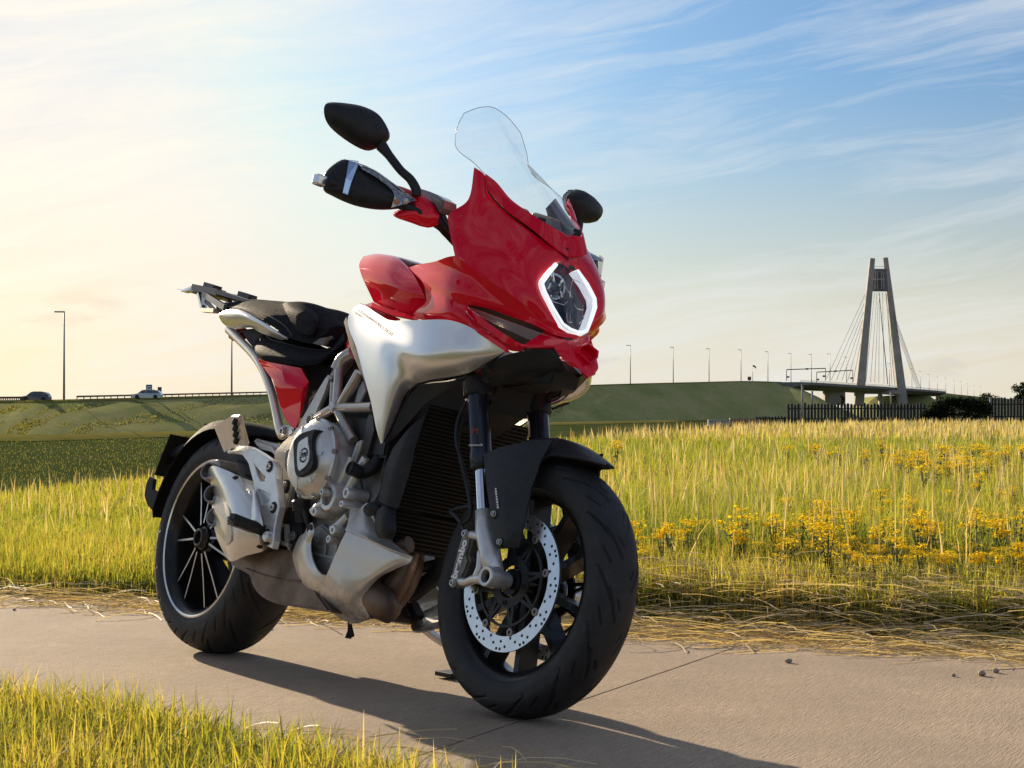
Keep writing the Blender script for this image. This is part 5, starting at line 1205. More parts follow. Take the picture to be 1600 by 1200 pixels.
# ---- screen, headlight, chin
CT = [(1.387, 0, 1.130), (1.288, 0, 1.222), (1.194, 0, 1.304), (1.106, 0, 1.376), (1.046, 0, 1.432), (1.006, 0, 1.472), (.986, 0, 1.505)]
ED = [(828, 334, -.097), (790, 307, -.120), (759, 274, -.130), (741, 255, -.124), (713, 231, -.121), (714, 200, -.112), (725, 177, -.092)]
rows = []
for c_, e_ in zip(CT, ED):
    e_ = (e_[0], e_[1], narrow(*e_, SIL2)); e3 = LP(*e_); c3 = Vector(c_); m3 = [c3.lerp(e3, t) + (Vector((.62, 0, .5)).normalized() * .004 * (1 - abs(2 * t - 1)) * (1.4 if t < .5 else 1)) for t in (0, .3, .6, .85)]
    lift = .005 if c_ is CT[-1] else .002 if c_ is CT[-2] else 0
    m3 = [m + Vector((0, 0, lift * math.sin(math.pi * t))) for m, t in zip(m3, (0, .3, .6, .85))]
    rows.append([tuple(c3)] + [tuple(m) for m in m3[1:]] + [tuple(e3)])
full = [[np.array(p) * np.array([1, -1, 1]) for p in r[:0:-1]] + [np.array(p) for p in r] for r in rows]
S_ = smooth_grid(full, 5, 5); bm = bmesh.new(); vs = [[bm.verts.new(p) for p in r] for r in S_]
for i in range(len(S_) - 1):
    for j in range(len(S_[0]) - 1): bm.faces.new((vs[i][j], vs[i][j + 1], vs[i + 1][j + 1], vs[i + 1][j]))
scr = put(bm_obj('windscreen', bm, M_screen)); auto_smooth(scr.data, 60)
edge = [S_[i][0] for i in range(10, len(S_))] + S_[-1][1:] + [S_[i][-1] for i in range(len(S_) - 2, 9, -1)]
bm = bmesh.new(); bm_tube(bm, [Vector(p) for p in edge], .0009, 5); sub(bm_obj('screen_edge', bm, noisy('screen edge', (.42, .48, .52), .2)), scr)
patch('screen_surround', [[(758, 275, -.140), (764, 298, -.136), (790, 326, -.122), (824, 352, -.098), (858, 379, -.058), (888, 401, 0)],
                          [(759, 272, -.132), (771, 289, -.130), (795, 316, -.118), (828, 341, -.094), (858, 361, -.054), (884, 375, 0)],
                          [(760, 272, -.128), (777, 286, -.126), (799, 312, -.114), (830, 334, -.090), (858, 352, -.052), (883, 366, 0)]], M_red, 6, 4, .005)
patch('screen_gap', [[(749, 292, -.105), (762, 318, -.098), (787, 342, -.082), (822, 365, -.056), (856, 388, -.022), (886, 408, 0)], [(757, 273, -.112), (770, 291, -.110), (795, 316, -.100), (828, 342, -.076), (858, 366, -.040), (886, 388, 0)]], M_dark, 5, 3, .003)
for s in (-1, 1):
    bm = bmesh.new(); bm_box(bm, (1.24, s * .05, 1.165), (.02, .09, .10), Matrix.Rotation(-.5, 3, 'Y')); put(bm_obj('instrument_panel', bm, noisy('dash plastic', (.10, .09, .085), .5), bevel=.01))
bm = bmesh.new(); bm_box(bm, (1.33, 0, 1.12), (.10, .16, .012), Matrix.Rotation(.6, 3, 'Y')); put(bm_obj('dash_shelf', bm, noisy('dash shelf', (.12, .13, .15), .5), bevel=.004))
for s in (-1, 1):
    bm = bmesh.new(); bm_box(bm, (1.345, s * .055, 1.155), (.012, .02, .026)); put(bm_obj('screen_mount', bm, M_black, bevel=.003))

HR = [[(884, 410, 0), (876, 408, -.018), (868, 411, -.034)], [(885, 430, 0), (869, 426, -.034), (854, 428, -.062)], [(889, 459, 0), (864, 450, -.046), (842, 443.5, -.087)],
      [(894, 486, 0), (874, 480, -.036), (857, 476, -.068)], [(899, 508, 0), (888, 508, -.020), (877.5, 510, -.040)], [(902, 522, 0), (896, 520, -.010), (890, 518, -.020)]]
def half_surface(rows, push):
    G = [[np.array(LP(*p)) + np.array([push, 0, 0]) for p in r] for r in rows]
    return [[p for p in r[::-1]] + [p * np.array([1, -1, 1]) for p in r[1:]] for r in G]
for nm, push, mat in (('headlight_housing', -.030, principled('headlight housing', (.012, .016, .024), .25, .4)[0]), ('headlight_lens', .003, M_lens)):
    S_ = smooth_grid(half_surface(HR, push), 4, 4); bm = bmesh.new(); vs = [[bm.verts.new(p) for p in r] for r in S_]
    for i in range(len(S_) - 1):
        for j in range(len(S_[0]) - 1): bm.faces.new((vs[i][j], vs[i][j + 1], vs[i + 1][j + 1], vs[i + 1][j]))
    if nm == 'headlight_housing':
        hl = put(bm_obj('headlight', bm, mat)); auto_smooth(hl.data, 60); hl['label'] = 'angular headlight with a white light guide round its edge'
    else:
        o = sub(bm_obj(nm, bm, mat), hl); auto_smooth(o.data, 60)
def guide(pts, name, wd):
    Q = [LP(*p) for p in pts]
    for sgn in (1, -1):
        bm = bmesh.new(); prev = None
        for i, q in enumerate(Q):
            d_ = (Q[min(i + 1, len(Q) - 1)] - Q[max(i - 1, 0)]).normalized(); nv = Vector((.86, -.2, .3)); s_ = d_.cross(nv).normalized()
            ring = [bm.verts.new(Vector((v.x, v.y * sgn, v.z))) for v in (q - s_ * wd * .5 + nv * .002, q - s_ * wd * .25 + nv * .007, q + s_ * wd * .25 + nv * .007, q + s_ * wd * .5 + nv * .001, q + s_ * wd * .5 - nv * .02, q - s_ * wd * .5 - nv * .02)]
            if prev:
                for k in range(6): bm.faces.new((prev[k], prev[(k + 1) % 6], ring[(k + 1) % 6], ring[k]))
            else: bm.faces.new(ring)
            prev = ring
        bm.faces.new(prev[::-1]); sub(bm_obj(name, bm, M_led, bevel=.0008, seg=1), hl)
guide([(868.5, 413, -.031), (857, 427, -.058), (846, 442.5, -.080), (851, 458, -.076), (863, 482, -.058), (878, 507, -.036), (890, 515.5, -.018), (902, 520, 0)], 'light_guide', .0115)
def blob(name, c, r, sc, mat, parent, seg=20):
    bm = bmesh.new(); bmesh.ops.create_uvsphere(bm, u_segments=seg, v_segments=10, radius=r)
    for v in bm.verts: v.co = Vector((v.co.x * sc[0], v.co.y * sc[1], v.co.z * sc[2])) + Vector(c)
    o = bm_obj(name, bm, mat); auto_smooth(o.data, 50); return sub(o, parent)
M_refl = noisy('lamp reflector', (.62, .62, .64), .12, .95)
pc = LP(872, 447, -.034) - Vector((.018, 0, 0))
cyl('projector', pc, (1, -.1, .05), [(-.01, .034), (0, .034), (.004, .032), (.004, .026), (-.004, .024)], M_refl, seg=22, parent=hl)
blob('projector_lens', pc + Vector((.0, 0, 0)), .024, (.5, 1, 1), noisy('lamp glass', (.05, .06, .07), .03, .3, 1), hl)
for dy, dz, w_, h_, rz in ((-.012, .018, .006, .024, .4), (.012, .012, .007, .020, -.5), (0, -.024, .022, .007, .2), (-.018, -.004, .006, .016, -.2), (.020, -.014, .006, .018, .6)):
    bm = bmesh.new(); bm_box(bm, pc + Vector((.009, dy, dz)), (.006, w_, h_), Matrix.Rotation(rz, 3, 'X')); sub(bm_obj('reflector_facet', bm, M_refl, bevel=.001, seg=1), hl)
for pts in ([(852, 458, -.06), (868, 471, -.045), (884, 476, -.02), (890, 471, -.01)], [(861, 473, -.05), (869, 484, -.045), (872, 496, -.035)], [(890, 476, -.005), (889, 492, -.005), (890, 504, -.004), (896, 503, -.002)], [(864, 427, -.045), (878, 430, -.02), (886, 446, -.008), (898, 466, .004)]):
    bm = bmesh.new(); bm_tube(bm, [LP(*p) - Vector((.008, 0, 0)) for p in pts], .0014, 5); sub(bm_obj('lamp_trim', bm, M_refl), hl)
    bm = bmesh.new(); bm_tube(bm, [my(LP(*p)) - Vector((.008, 0, 0)) for p in pts], .0014, 5); sub(bm_obj('lamp_trim', bm, M_refl), hl)
# chin under the headlight with its intake
patch('chin', [[(866, 541, -.060), (886, 533, -.032), (903, 530, 0)], [(870, 549, -.062), (891, 543, -.036), (909, 539, 0)], [(880, 562, -.056), (899, 563, -.034), (916, 566, 0)], [(889, 570, -.044), (906, 578, -.022), (920, 590, 0)]], M_red, 6, 5, .006)
ck = [LP(901.5, 552, -.030), LP(905, 542, -.028), LP(918, 537, 0)]
loop = [ck[1], ck[2], my(ck[1]), my(ck[0]), LP(916, 570, .0) + Vector((.012, 0, 0)), ck[0]]
loop = [v + Vector((.004, 0, .002)) for v in loop]
bm = bmesh.new(); c_ = sum(loop, Vector()) / 6; A = [bm.verts.new(v) for v in loop]; B2 = [bm.verts.new(c_ + (v - c_) * .84) for v in loop]; C2 = [bm.verts.new(c_ + (v - c_) * .7 - Vector((.035, 0, 0))) for v in loop]; D2 = [bm.verts.new(v - Vector((.02, 0, 0))) for v in loop]
for k in range(6):
    j = (k + 1) % 6; bm.faces.new((A[k], A[j], B2[j], B2[k])); bm.faces.new((B2[k], B2[j], C2[j], C2[k])); bm.faces.new((D2[k], D2[j], A[j], A[k]))
bm.faces.new(C2); put(bm_obj('chin_intake', bm, M_red, bevel=.0015))
plate('fairing_liner', [(760, 585), (796, 560), (850, 556), (868, 575), (860, 600), (840, 600), (790, 605), (760, 605)], -.04, .08, M_dark, .004)
patch('inner_cowl', [[(752, 577, -.140), (790, 556, -.125), (840, 546, -.085), (868, 547, -.055)], [(752, 590, -.12), (790, 580, -.105), (835, 575, -.07), (878, 568, -.04)], [(740, 606, -.105), (785, 602, -.085), (830, 592, -.05), (884, 580, -.025)]], M_black, 4, 4, .004)
for px, py in ((762, 577), (760, 594)): bolt(LP(px, py, -.138), (.3, -1, 0), .0045, M_black)

# ---- seats and tail
S3 = [(413, 519, -.085), (423, 530, -.125), (447, 537, -.132), (475, 544, -.126), (500, 547, -.112), (519, 544, -.09), (538, 519, -.075)]
def seat(name, rows, rise, mat, sub_=5):
    G = [[np.array(LP(*p)) for p in r] for r in rows]; top = [p * np.array([1, .55, 1]) + np.array([0, 0, rise]) for p in G[-1]]; mid = [p * np.array([1, 0, 1]) + np.array([0, 0, rise * .8]) for p in G[-1]]
    G = G + [top, mid]; G = G + [[p * np.array([1, -1, 1]) for p in r] for r in G[-2::-1]]
    S_ = smooth_grid(G, sub_, 4); bm = bmesh.new(); vs = [[bm.verts.new(p) for p in r] for r in S_]
    for i in range(len(S_) - 1):
        for j in range(len(S_[0]) - 1): bm.faces.new((vs[i][j], vs[i][j + 1], vs[i + 1][j + 1], vs[i + 1][j]))
    for j in (0, -1): 
        try: bm.faces.new([r[j] for r in vs])
        except ValueError: pass
    o = bm_obj(name, bm, mat); auto_smooth(o.data, 50); return put(o)
seat('rider_seat', [[(402, 552, -.100), (408, 562, -.150), (440, 568, -.168), (470, 571, -.166), (496, 569, -.150), (516, 556, -.125), (536, 538, -.105)],
                    [(397, 541, -.105), (403, 551, -.155), (440, 557, -.172), (470, 561, -.170), (496, 561, -.153), (515, 551, -.128), (537, 532, -.105)],
                    [(402, 529, -.100), (412, 538, -.145), (444, 545, -.156), (473, 551, -.150), (498, 553, -.134), (517, 547, -.112), (538, 525, -.092)], S3], .012, M_leather)
tube('seat_piping', S3[:6], .0028, M_black, mirror=True, n=6)
T3 = [(362, 472, -.060), (385, 469, -.078), (415, 471, -.088), (440, 473, -.092), (470, 475, -.092), (497, 497, -.088), (517, 511, -.080)]
seat('passenger_seat', [[(356, 484, -.095), (380, 488, -.122), (405, 498, -.142), (430, 513, -.148), (455, 529, -.142), (480, 536, -.132), (494, 537, -.122)],
                        [(355, 480, -.092), (380, 483, -.122), (407, 491, -.138), (432, 503, -.143), (452, 517, -.140), (478, 528, -.130), (500, 527, -.115)],
                        [(357, 476, -.082), (382, 476, -.108), (411, 481, -.122), (436, 488, -.126), (462, 498, -.126), (487, 511, -.115), (512, 519, -.100)], T3], .010, M_leather)
tube('seat_piping', [(357, 480, -.091), (380, 482, -.118), (408, 490, -.134), (430, 499, -.140), (448, 512, -.140), (457, 526, -.140)], .0024, M_black, mirror=True, n=6)
patch('seat_pad', [[(441, 475, -.100), (450, 471.5, -.100), (470, 473.5, -.100), (487, 483, -.098), (497, 494, -.094)],
                   [(446, 486, -.128), (458, 484, -.132), (474, 487, -.133), (489, 495, -.128), (497.5, 503, -.112)],
                   [(453, 500, -.136), (466, 502, -.142), (480, 505, -.140), (491, 508, -.132), (496, 513, -.118)],
                   [(460, 514, -.136), (471, 520, -.140), (482, 523.5, -.138), (489, 523, -.130), (493, 520, -.120)]], noisy('seat pad vinyl', (.024, .025, .030), .6, 0, 0, .3, 60, .35, 900, spec=.01), 5, 5, .008)
patch('seat_wing', [[(497, 530, -.120), (508, 528, -.110), (519, 525, -.098), (521, 529, -.095)], [(493, 536, -.118), (503, 540, -.112), (513, 534, -.100), (520, 531, -.095)]], noisy('grey wing', (.16, .15, .14), .4, .2), 4, 3, .01)
patch('grab_rail', [[(341, 490, -.100), (358, 483.5, -.125), (377, 485, -.142), (400, 497, -.152), (425, 512, -.152), (449, 527, -.142)],
                    [(342, 492, -.108), (358, 489, -.137), (377, 491, -.154), (400, 503, -.162), (423, 516, -.160), (448, 528.5, -.146)],
                    [(343, 497, -.100), (358, 500, -.128), (374, 503, -.140), (396, 509, -.145), (416, 518, -.148), (445, 530, -.142)],
                    [(347, 504, -.080), (357, 511.5, -.098), (372, 514, -.108), (392, 512, -.120), (408, 520.5, -.132), (440, 531.5, -.135)]], M_silver2, 5, 4, .006)
bm_pts = [(358, 515, -.085), (376, 533, -.098), (398, 556, -.112), (412, 580, -.125), (424, 612, -.135), (431, 642, -.142), (437, 668, -.148), (443, 680, -.148)]
tube('tail_strut', bm_pts, [.014, .013, .013, .012, .012, .012, .014, .016], noisy('pearl strut', (.72, .68, .60), .35, .5, .4), mirror=True, n=8, sm=4)
plate('strut_bolt_lug', [(437, 672), (444, 664), (456, 668), (459, 676), (452, 682), (442, 682)], -.155, .03, M_alu2, .004); bolt(LP(442, 674, -.158), YV, .012); 
facets('tail_light', [(356, 517, -.06), (361, 520, -.075), (366, 527, -.075), (371, 533, -.07), (363, 533, -.06), (357, 528, -.055)], [(0, 1, 2, 3, 4, 5)], M_tail, .05)
facets('tail_panel', [(403, 560, -.135), (412, 563.5, -.155), (440, 569, -.170), (470, 575, -.172), (483, 597, -.160), (472, 609, -.172), (445, 599, -.182), (426, 594.5, -.165), (414, 578, -.150), (404, 566, -.138), (440, 579, -.182),
                      (462, 668, -.160), (456, 668, -.158), (445, 655, -.158), (438, 636, -.158), (431, 612, -.158), (468, 655, -.158), (474, 640, -.150), (481, 610, -.148)],
       [(0, 1, 10, 9), (1, 2, 10), (2, 3, 4, 10), (9, 10, 6, 7, 8), (10, 4, 5, 6), (7, 6, 15), (6, 5, 16, 14, 15), (16, 11, 12, 13, 14), (5, 4, 18, 17, 16)], M_red, .006, bevel=.0015)
# rack
M_rack = noisy('rack metal', (.10, .075, .065), .35, .6)
def bar(name, a, b_, wd, ht, mat, mirror=True, bev=.002, up=Vector((0, 0, 1)), taper=1):
    A, B2 = LP(*a), LP(*b_)
    for s in ((1, -1) if mirror else (1,)):
        bm = bmesh.new(); bm_bar(bm, (A.x, A.y * s, A.z), (B2.x, B2.y * s, B2.z), wd, ht, up, taper); o = put(bm_obj(name, bm, mat, bevel=bev))
bar('rack_arm', (306, 450, -.06), (345, 458, -.07), .03, .020, M_rack); bar('rack_arm', (343, 457, -.07), (392, 472, -.075), .03, .014, M_rack, taper=.6)
bar('rack_block', (324, 448, -.06), (339, 453, -.062), .03, .024, noisy('rack block', (.05, .045, .045), .5))
bar('rack_hook', (300, 453, -.05), (290, 456, -.05), .02, .006, M_mach); bar('rack_hook', (284, 455, -.045), (300, 448, -.05), .006, .004, M_mach); bar('rack_hook', (283, 453, -.02), (300, 457, -.03), .03, .004, M_mach)
A = LP(302, 452, -.06); B2 = LP(318, 452, -.06)
bm = bmesh.new(); bm_box(bm, (A.x + .02, 0, A.z - .006), (.05, .12, .010)); put(bm_obj('rack_bridge', bm, M_rack, bevel=.002))
bar('rack_strut', (318, 459, -.075), (352, 481, -.10), .012, .018, noisy('grey strut', (.12, .12, .13), .4, .4))
bar('rack_strut', (313, 459, -.05), (319, 484, -.055), .02, .010, M_mach); bar('rack_strut', (318, 485, -.055), (338, 486, -.09), .02, .012, noisy('warm strut', (.55, .40, .33), .4, .6)); bar('rack_strut', (322, 470, -.05), (334, 484, -.06), .010, .010, M_rack)
plate('tail_end', [(338, 470), (358, 474), (358, 484), (342, 490), (336, 487)], -.07, .14, M_dark, .004)

# ---- rear fender, plate, reflector
def arc_shell(name, c, R, half, a0, a1, mat, n=26, th=.004, prof=((-1, -.10), (-.8, -.02), (-.4, 0), (0, .004), (.4, 0), (.8, -.02), (1, -.10)), front=False):
    bm = bmesh.new(); vs = []
    for i in range(n + 1):
        a = a0 + (a1 - a0) * i / n; k = 1 if 0 < i < n else .92
        vs.append([bm.verts.new((c[0] + (R + dr * .35) * math.cos(a), c[1] + y * half * k, c[2] + (R + dr * .35) * math.sin(a))) for y, dr in prof])
    for i in range(n):
        for j in range(len(prof) - 1): bm.faces.new((vs[i][j], vs[i][j + 1], vs[i + 1][j + 1], vs[i + 1][j]))
    bmesh.ops.recalc_face_normals(bm, faces=bm.faces); bmesh.ops.solidify(bm, geom=bm.faces[:], thickness=-th)
    o = bm_obj(name, bm, mat); auto_smooth(o.data, 45); return put(o, front)
arc_shell('rear_fender', RC, .350, .105, math.radians(62), math.radians(172), noisy('dull fender plastic', (.016, .016, .018), .8, 0, 0, .3, 40, .2, 700, (.75, .9), spec=.12))

A, B2 = LP(266, 678, -.10), LP(240.5, 742, -.10)
bm = bmesh.new(); bm.faces.new([bm.verts.new(v) for v in (A, B2, Vector((B2.x, .10, B2.z)), Vector((A.x, .10, A.z)))]); bmesh.ops.solidify(bm, geom=bm.faces[:], thickness=.006); put(bm_obj('number_plate', bm, M_dark, bevel=.001))
bar('plate_bracket', (300, 700, -.05), (262, 716, -.05), .05, .02, M_black, False)
plate('plate_lamp', [(317, 662), (321, 661), (338, 666), (336, 676), (323, 672)], -.02, .04, M_black, .003)
plate('reflector_arm', [(233, 744), (240, 748), (238, 764), (262, 780), (258, 799), (243, 784), (240, 800), (230, 790), (225, 775), (228, 756)], -.05, .012, M_dark, .002)

# ---- exhaust, foot pegs
patch('exhaust_shield', [
 [(323, 741, -.215), (331, 728, -.238), (352, 734, -.236), (376, 745, -.222), (395, 752, -.190)],
 [(334, 772, -.214), (350, 770, -.252), (372, 775, -.252), (391, 776, -.234), (404, 781, -.196)],
 [(333, 806, -.212), (359, 803, -.258), (381, 809, -.254), (400, 810, -.236), (411, 812, -.200)],
 [(338, 838, -.205), (361, 842, -.248), (384, 841, -.246), (405, 840, -.230), (415, 836, -.200)],
 [(353, 871, -.190), (363, 877, -.212), (384, 868.5, -.208), (409, 862, -.200), (419, 855, -.188)]], M_silver2, 6, 6, .004)[1].name = 'exhaust_shield'
patch('shield_cheek', [[(333, 776, -.216), (338, 774.5, -.226), (352, 784, -.252), (358, 797, -.262)], [(331.5, 797, -.222), (342, 802, -.242), (352, 808, -.256), (360, 815, -.262)], [(337, 809, -.218), (344, 818, -.240), (353, 826, -.254), (361, 834, -.258)], [(331.5, 813, -.214), (338, 832, -.226), (350, 851, -.238), (360, 846, -.252)]], noisy('satin cheek', (.60, .585, .54), .42, .4, .3), 5, 4, .004)
patch('shield_wing', [[(391, 767, -.222), (397, 766, -.225), (404, 785, -.225)], [(392, 792, -.242), (400, 795, -.245), (408, 805, -.24)], [(392, 812, -.246), (401, 814, -.248), (411, 822, -.235)]], M_silver2, 5, 4, .004, mirror=False)
for px, py, y in ((367.5, 749, -.233), (405, 851, -.215)): bolt(LP(px, py, y), YV, .008, M_dark)
for a, b_ in (((324, 735, -.232), (352, 752, -.16)), ((330, 771, -.232), (356, 785, -.16)), ((333, 807, -.228), (360, 818, -.16))):
    A, B2 = LP(*a), LP(*b_); ax = (A - B2).normalized(); cyl('exhaust_tip', B2, ax, [(0, .026), ((A - B2).length - .01, .027), ((A - B2).length, .025), ((A - B2).length, .021), ((A - B2).length - .05, .020), ((A - B2).length - .05, 0)], noisy('tip steel', (.26, .235, .235), .38, .7), seg=24)
plate('muffler', [(360, 882), (372, 868), (412, 860), (436, 858), (462, 862), (474, 890), (498, 930), (514, 955), (490, 952), (434, 944), (407, 932), (393, 916), (386, 897)], -.165, .30, M_exh, .022, smooth=3, seg=4)
tube('weld_seam', [(383, 888, -.168), (410, 898, -.168), (440, 905, -.168), (470, 908, -.168)], .0022, M_exh, n=6)
plate('muffler_body', [(345, 770), (380, 760), (410, 790), (415, 850), (395, 866), (355, 862), (340, 820)], -.195, .10, M_exh, .015)
def cast_bar(name, pts, w_, th, mat, y):
    bm = bmesh.new(); Q = [LP(p[0], p[1], y if len(p) < 3 else p[2]) for p in pts]
    for i in range(len(Q) - 1):
        d_ = (Q[i + 1] - Q[i]).normalized() * w_ * .35; bm_bar(bm, Q[i] - d_, Q[i + 1] + d_, th, w_ if not isinstance(w_, tuple) else w_[i], Vector((0, 1, 0)).cross(Q[i + 1] - Q[i]))
    return put(bm_obj(name, bm, mat, bevel=.003))
M_hang = noisy('anodised hanger', (.70, .70, .70), .36, .6, .2, .08, 30)
# hanger: an open triangle carried by two bolts
def holed_plate(name, outer, holes, y, th, mat):
    """flat casting with real openings"""
    pts = [[LP(q[0], q[1], y) for q in L_] for L_ in [outer] + holes]; bm = bmesh.new(); edges = []
    for L_ in pts:
        vs = [bm.verts.new(p) for p in L_]; edges += [bm.edges.new((vs[i], vs[(i + 1) % len(vs)])) for i in range(len(vs))]
    bmesh.ops.triangle_fill(bm, use_beauty=True, use_dissolve=False, edges=edges)
    r = bmesh.ops.extrude_face_region(bm, geom=bm.faces[:])
    for v in r['geom']:
        if isinstance(v, bmesh.types.BMVert): v.co.y += th
    o = bm_obj(name, bm, mat, bevel=.0028); return put(o)
hang = holed_plate('peg_hanger', [(352, 702), (358, 693), (376, 695), (389, 697), (404, 706), (425, 720), (431, 729), (431, 748), (434, 770), (436, 792), (431, 812), (428, 828), (427, 845), (424, 857), (417, 853), (412, 836), (412, 815), (406, 796), (399, 772), (394, 748), (387, 722), (378, 711), (364, 708), (356, 709)],
            [[(397, 724), (404, 733), (414, 746), (413, 752), (407, 752), (402, 742)], [(402, 764), (412, 768), (422, 774), (421, 784), (408, 789)]], -.215, .022, M_hang)
holed = plate('hanger_web', [(400, 762), (425, 772), (424, 786), (407, 791)], -.208, .006, M_hang, .001)
for px, py in ((421, 729), (427, 793)):
    p = LP(px, py, -.216); cyl('hanger_washer', p, YV, [(-.003, .0155), (.001, .0155), (.0015, .0125), (.0015, 0)], M_dark, seg=18, parent=hang); bolt(p, YV, .0095, M_bolt, parent=hang)
for px, py in ((361, 698.5), (417.5, 831), (418, 847)): bolt(LP(px, py, -.217), YV, .0065, M_dark, parent=hang)
facets('passenger_peg', [(334, 667, -.27), (360, 651, -.30), (372, 652, -.30), (377, 653, -.29), (381, 672, -.26), (388, 697, -.225), (372, 697, -.235), (353, 705, -.235), (350, 707, -.23), (356, 690, -.25)],
       [(0, 1, 9, 8), (1, 2, 6, 7, 9), (2, 3, 4, 5, 6), (9, 7, 8)], M_hang, .012, mirror=False)
for k in range(4):
    t = k / 3; bm = bmesh.new(); p = LP(367 + 2 * t, 659 + 30 * t, -.303 + .05 * t); bm_box(bm, p, (.014, .012, .017), Matrix.Rotation(.5, 3, 'Y')); put(bm_obj('peg_rubber', bm, M_dark, bevel=.003))
a, b_ = LP(361, 815, -.315), LP(410, 834, -.215)
bm = bmesh.new(); bm_bar(bm, a, b_, .030, .016, taper=.95); pegm = put(bm_obj('rider_peg', bm, noisy('peg steel', (.07, .062, .052), .4, .7), bevel=.004))
bm = bmesh.new(); bm_bar(bm, a + Vector((0, 0, .014)), b_ + Vector((0, 0, .014)), .026, .016, taper=1); sub(bm_obj('peg_rubber', bm, M_rubber, bevel=.004), pegm)
for k in range(4):
    bm = bmesh.new(); p = a.lerp(b_, .06 + k * .14) + Vector((-.006, -.012, .006)); bm_box(bm, p, (.012, .008, .010), Matrix.Rotation(.8, 3, 'Y')); sub(bm_obj('peg_tooth', bm, M_bolt, bevel=.001, seg=1), pegm)
cyl('peg_pivot', LP(415, 838, -.228), YV, [(-.03, .014), (.0, .014), (.004, .010), (.004, 0)], M_hang, seg=16)
for pts in ([(433, 819), (448, 822), (449, 845)],): cast_bar('brake_lever', pts, .009, .012, M_hang, -.165)
cast_bar('brake_lever', [(426, 843), (440, 848), (452, 852)], .009, .012, noisy('lever grey', (.28, .28, .28), .4, .6), -.18)
tube('brake_hose', [(449, 850, -.16), (455, 866, -.15), (449, 870, -.15), (444, 862, -.15)], .004, M_bolt)
cyl('reservoir_stub', LP(368, 735, -.14), YV, [(0, .02), (.06, .02), (.065, .016), (.065, .008), (.06, 0)], M_alu, seg=18)
plate('shock_body', [(393, 688), (398, 684), (425, 693), (435, 705), (432, 715), (420, 705), (400, 700)], -.05, .05, noisy('shock', (.55, .50, .47), .4, .5), .008)

# ---- belly pan and downpipes
BY = [[-.187, -.168, -.150, -.130, -.100], [-.190, -.172, -.155, -.135, -.105], [-.190, -.175, -.160, -.145, -.120], [-.190, -.178, -.165, -.152, -.135], [-.185, -.172, -.160, -.148, -.138], [-.150, -.125, -.105, -.095, -.110]]
BX = [[(541, 830), (575, 845), (600, 857), (622, 866), (644, 873)], [(532, 848), (564, 864), (590, 874), (614, 878), (638, 881)], [(523, 868), (551, 886), (575, 893), (596, 893), (618, 889)],
      [(515, 888), (538, 908), (558, 914), (574, 912), (590, 905)], [(508, 904), (527, 928), (543, 936), (556, 937), (568, 935)], [(497, 940), (517, 956), (538, 970), (560, 974), (577, 964)]]
M_bellyd, n, b = principled('scuffed silver paint', (.47, .45, .42), .36, .55, .35)
tc = n('ShaderNodeTexCoord').outputs['Object']; sp_ = n('ShaderNodeSeparateXYZ', {0: tc})
grime = n.math('MULTIPLY', n.ramp(n.noise(tc, 26, 8, .7), [(.42, (0, 0, 0)), (.62, (1, 1, 1))]), n.ramp(n.math('MULTIPLY_ADD', sp_.outputs[2], -5.0, n.math('MULTIPLY', n.noise(tc, 9, 3), .8)), [(-.0, (0, 0, 0)), (.0, (0, 0, 0)), (1.0, (0, 0, 0)), ]))
low = n.math('SUBTRACT', .27, sp_.outputs[2]); lowm = n.math('MULTIPLY', low, 8.0, clamp=True)
g2 = n.math('MULTIPLY', n.ramp(n.noise(tc, 22, 8, .72), [(.40, (0, 0, 0)), (.60, (1, 1, 1))]), lowm)
n.l.new(n.mix(g2, n.ramp(n.noise(tc, 8, 4), [(.3, (.56, .545, .52)), (.7, (.68, .665, .64))]), (.085, .065, .055)), b.inputs['Base Color'])
n.l.new(n.math('MULTIPLY_ADD', g2, .35, .34), b.inputs['Roughness']); n.l.new(n.math('MULTIPLY_ADD', g2, -.5, .55), b.inputs['Metallic'])
patch('belly_pan', [[(x, y, d_) for (x, y), d_ in zip(r, q)] for r, q in zip(BX, BY)], M_bellyd, 6, 6, .005)
patch('belly_pan', [[(549, 797, -.160), (562, 797, -.155), (575, 786.5, -.145), (583, 794, -.140)], [(546, 812, -.175), (563, 815, -.162), (580, 815, -.140), (592, 828, -.125)], [(543, 823, -.184), (568, 833, -.165), (596, 846, -.140), (620, 855, -.115)], [(541, 830, -.187), (575, 845, -.168), (608, 860, -.143), (644, 873, -.100)]], M_bellyd, 6, 6, .005)
patch('belly_arm', [[(488, 816, -.188), (491, 830, -.190), (486, 848, -.188), (487, 868, -.188), (493, 886, -.190), (502, 897, -.187), (515, 900, -.180)],
                    [(483, 819, -.194), (483, 834, -.198), (477, 850, -.196), (477, 872, -.194), (482, 893, -.190), (494, 908, -.185), (513, 915, -.172)],
                    [(479, 826, -.190), (473, 840, -.192), (466, 856, -.188), (466, 876, -.184), (472, 901, -.178), (485, 918, -.169), (508, 931, -.155)],
                    [(477, 832, -.182), (467, 840, -.180), (458, 862, -.172), (459, 880, -.165), (466, 904, -.160), (479, 923, -.151), (505, 944, -.132)]], M_bellyd, 5, 4, .005)
cyl('lug_hole', LP(483.5, 825.5, -.1955), YV, [(-.003, .0115), (.001, .0115), (.0012, 0)], M_dark, seg=18)
tube('downpipe', [(560, 905, -.09), (580, 925, -.105), (598, 945, -.10), (612, 958, -.07)], [.03, .036, .038, .03], M_exh, n=18)
tube('downpipe', [(640, 862, -.03), (632, 885, -.045), (617, 915, -.055), (600, 945, -.05)], [.026, .029, .032, .03], M_exh, n=18)
tube('downpipe', [(650, 866, .03), (645, 888, .02), (632, 915, .0), (610, 945, -.01)], [.024, .026, .03, .03], M_exh, n=18)
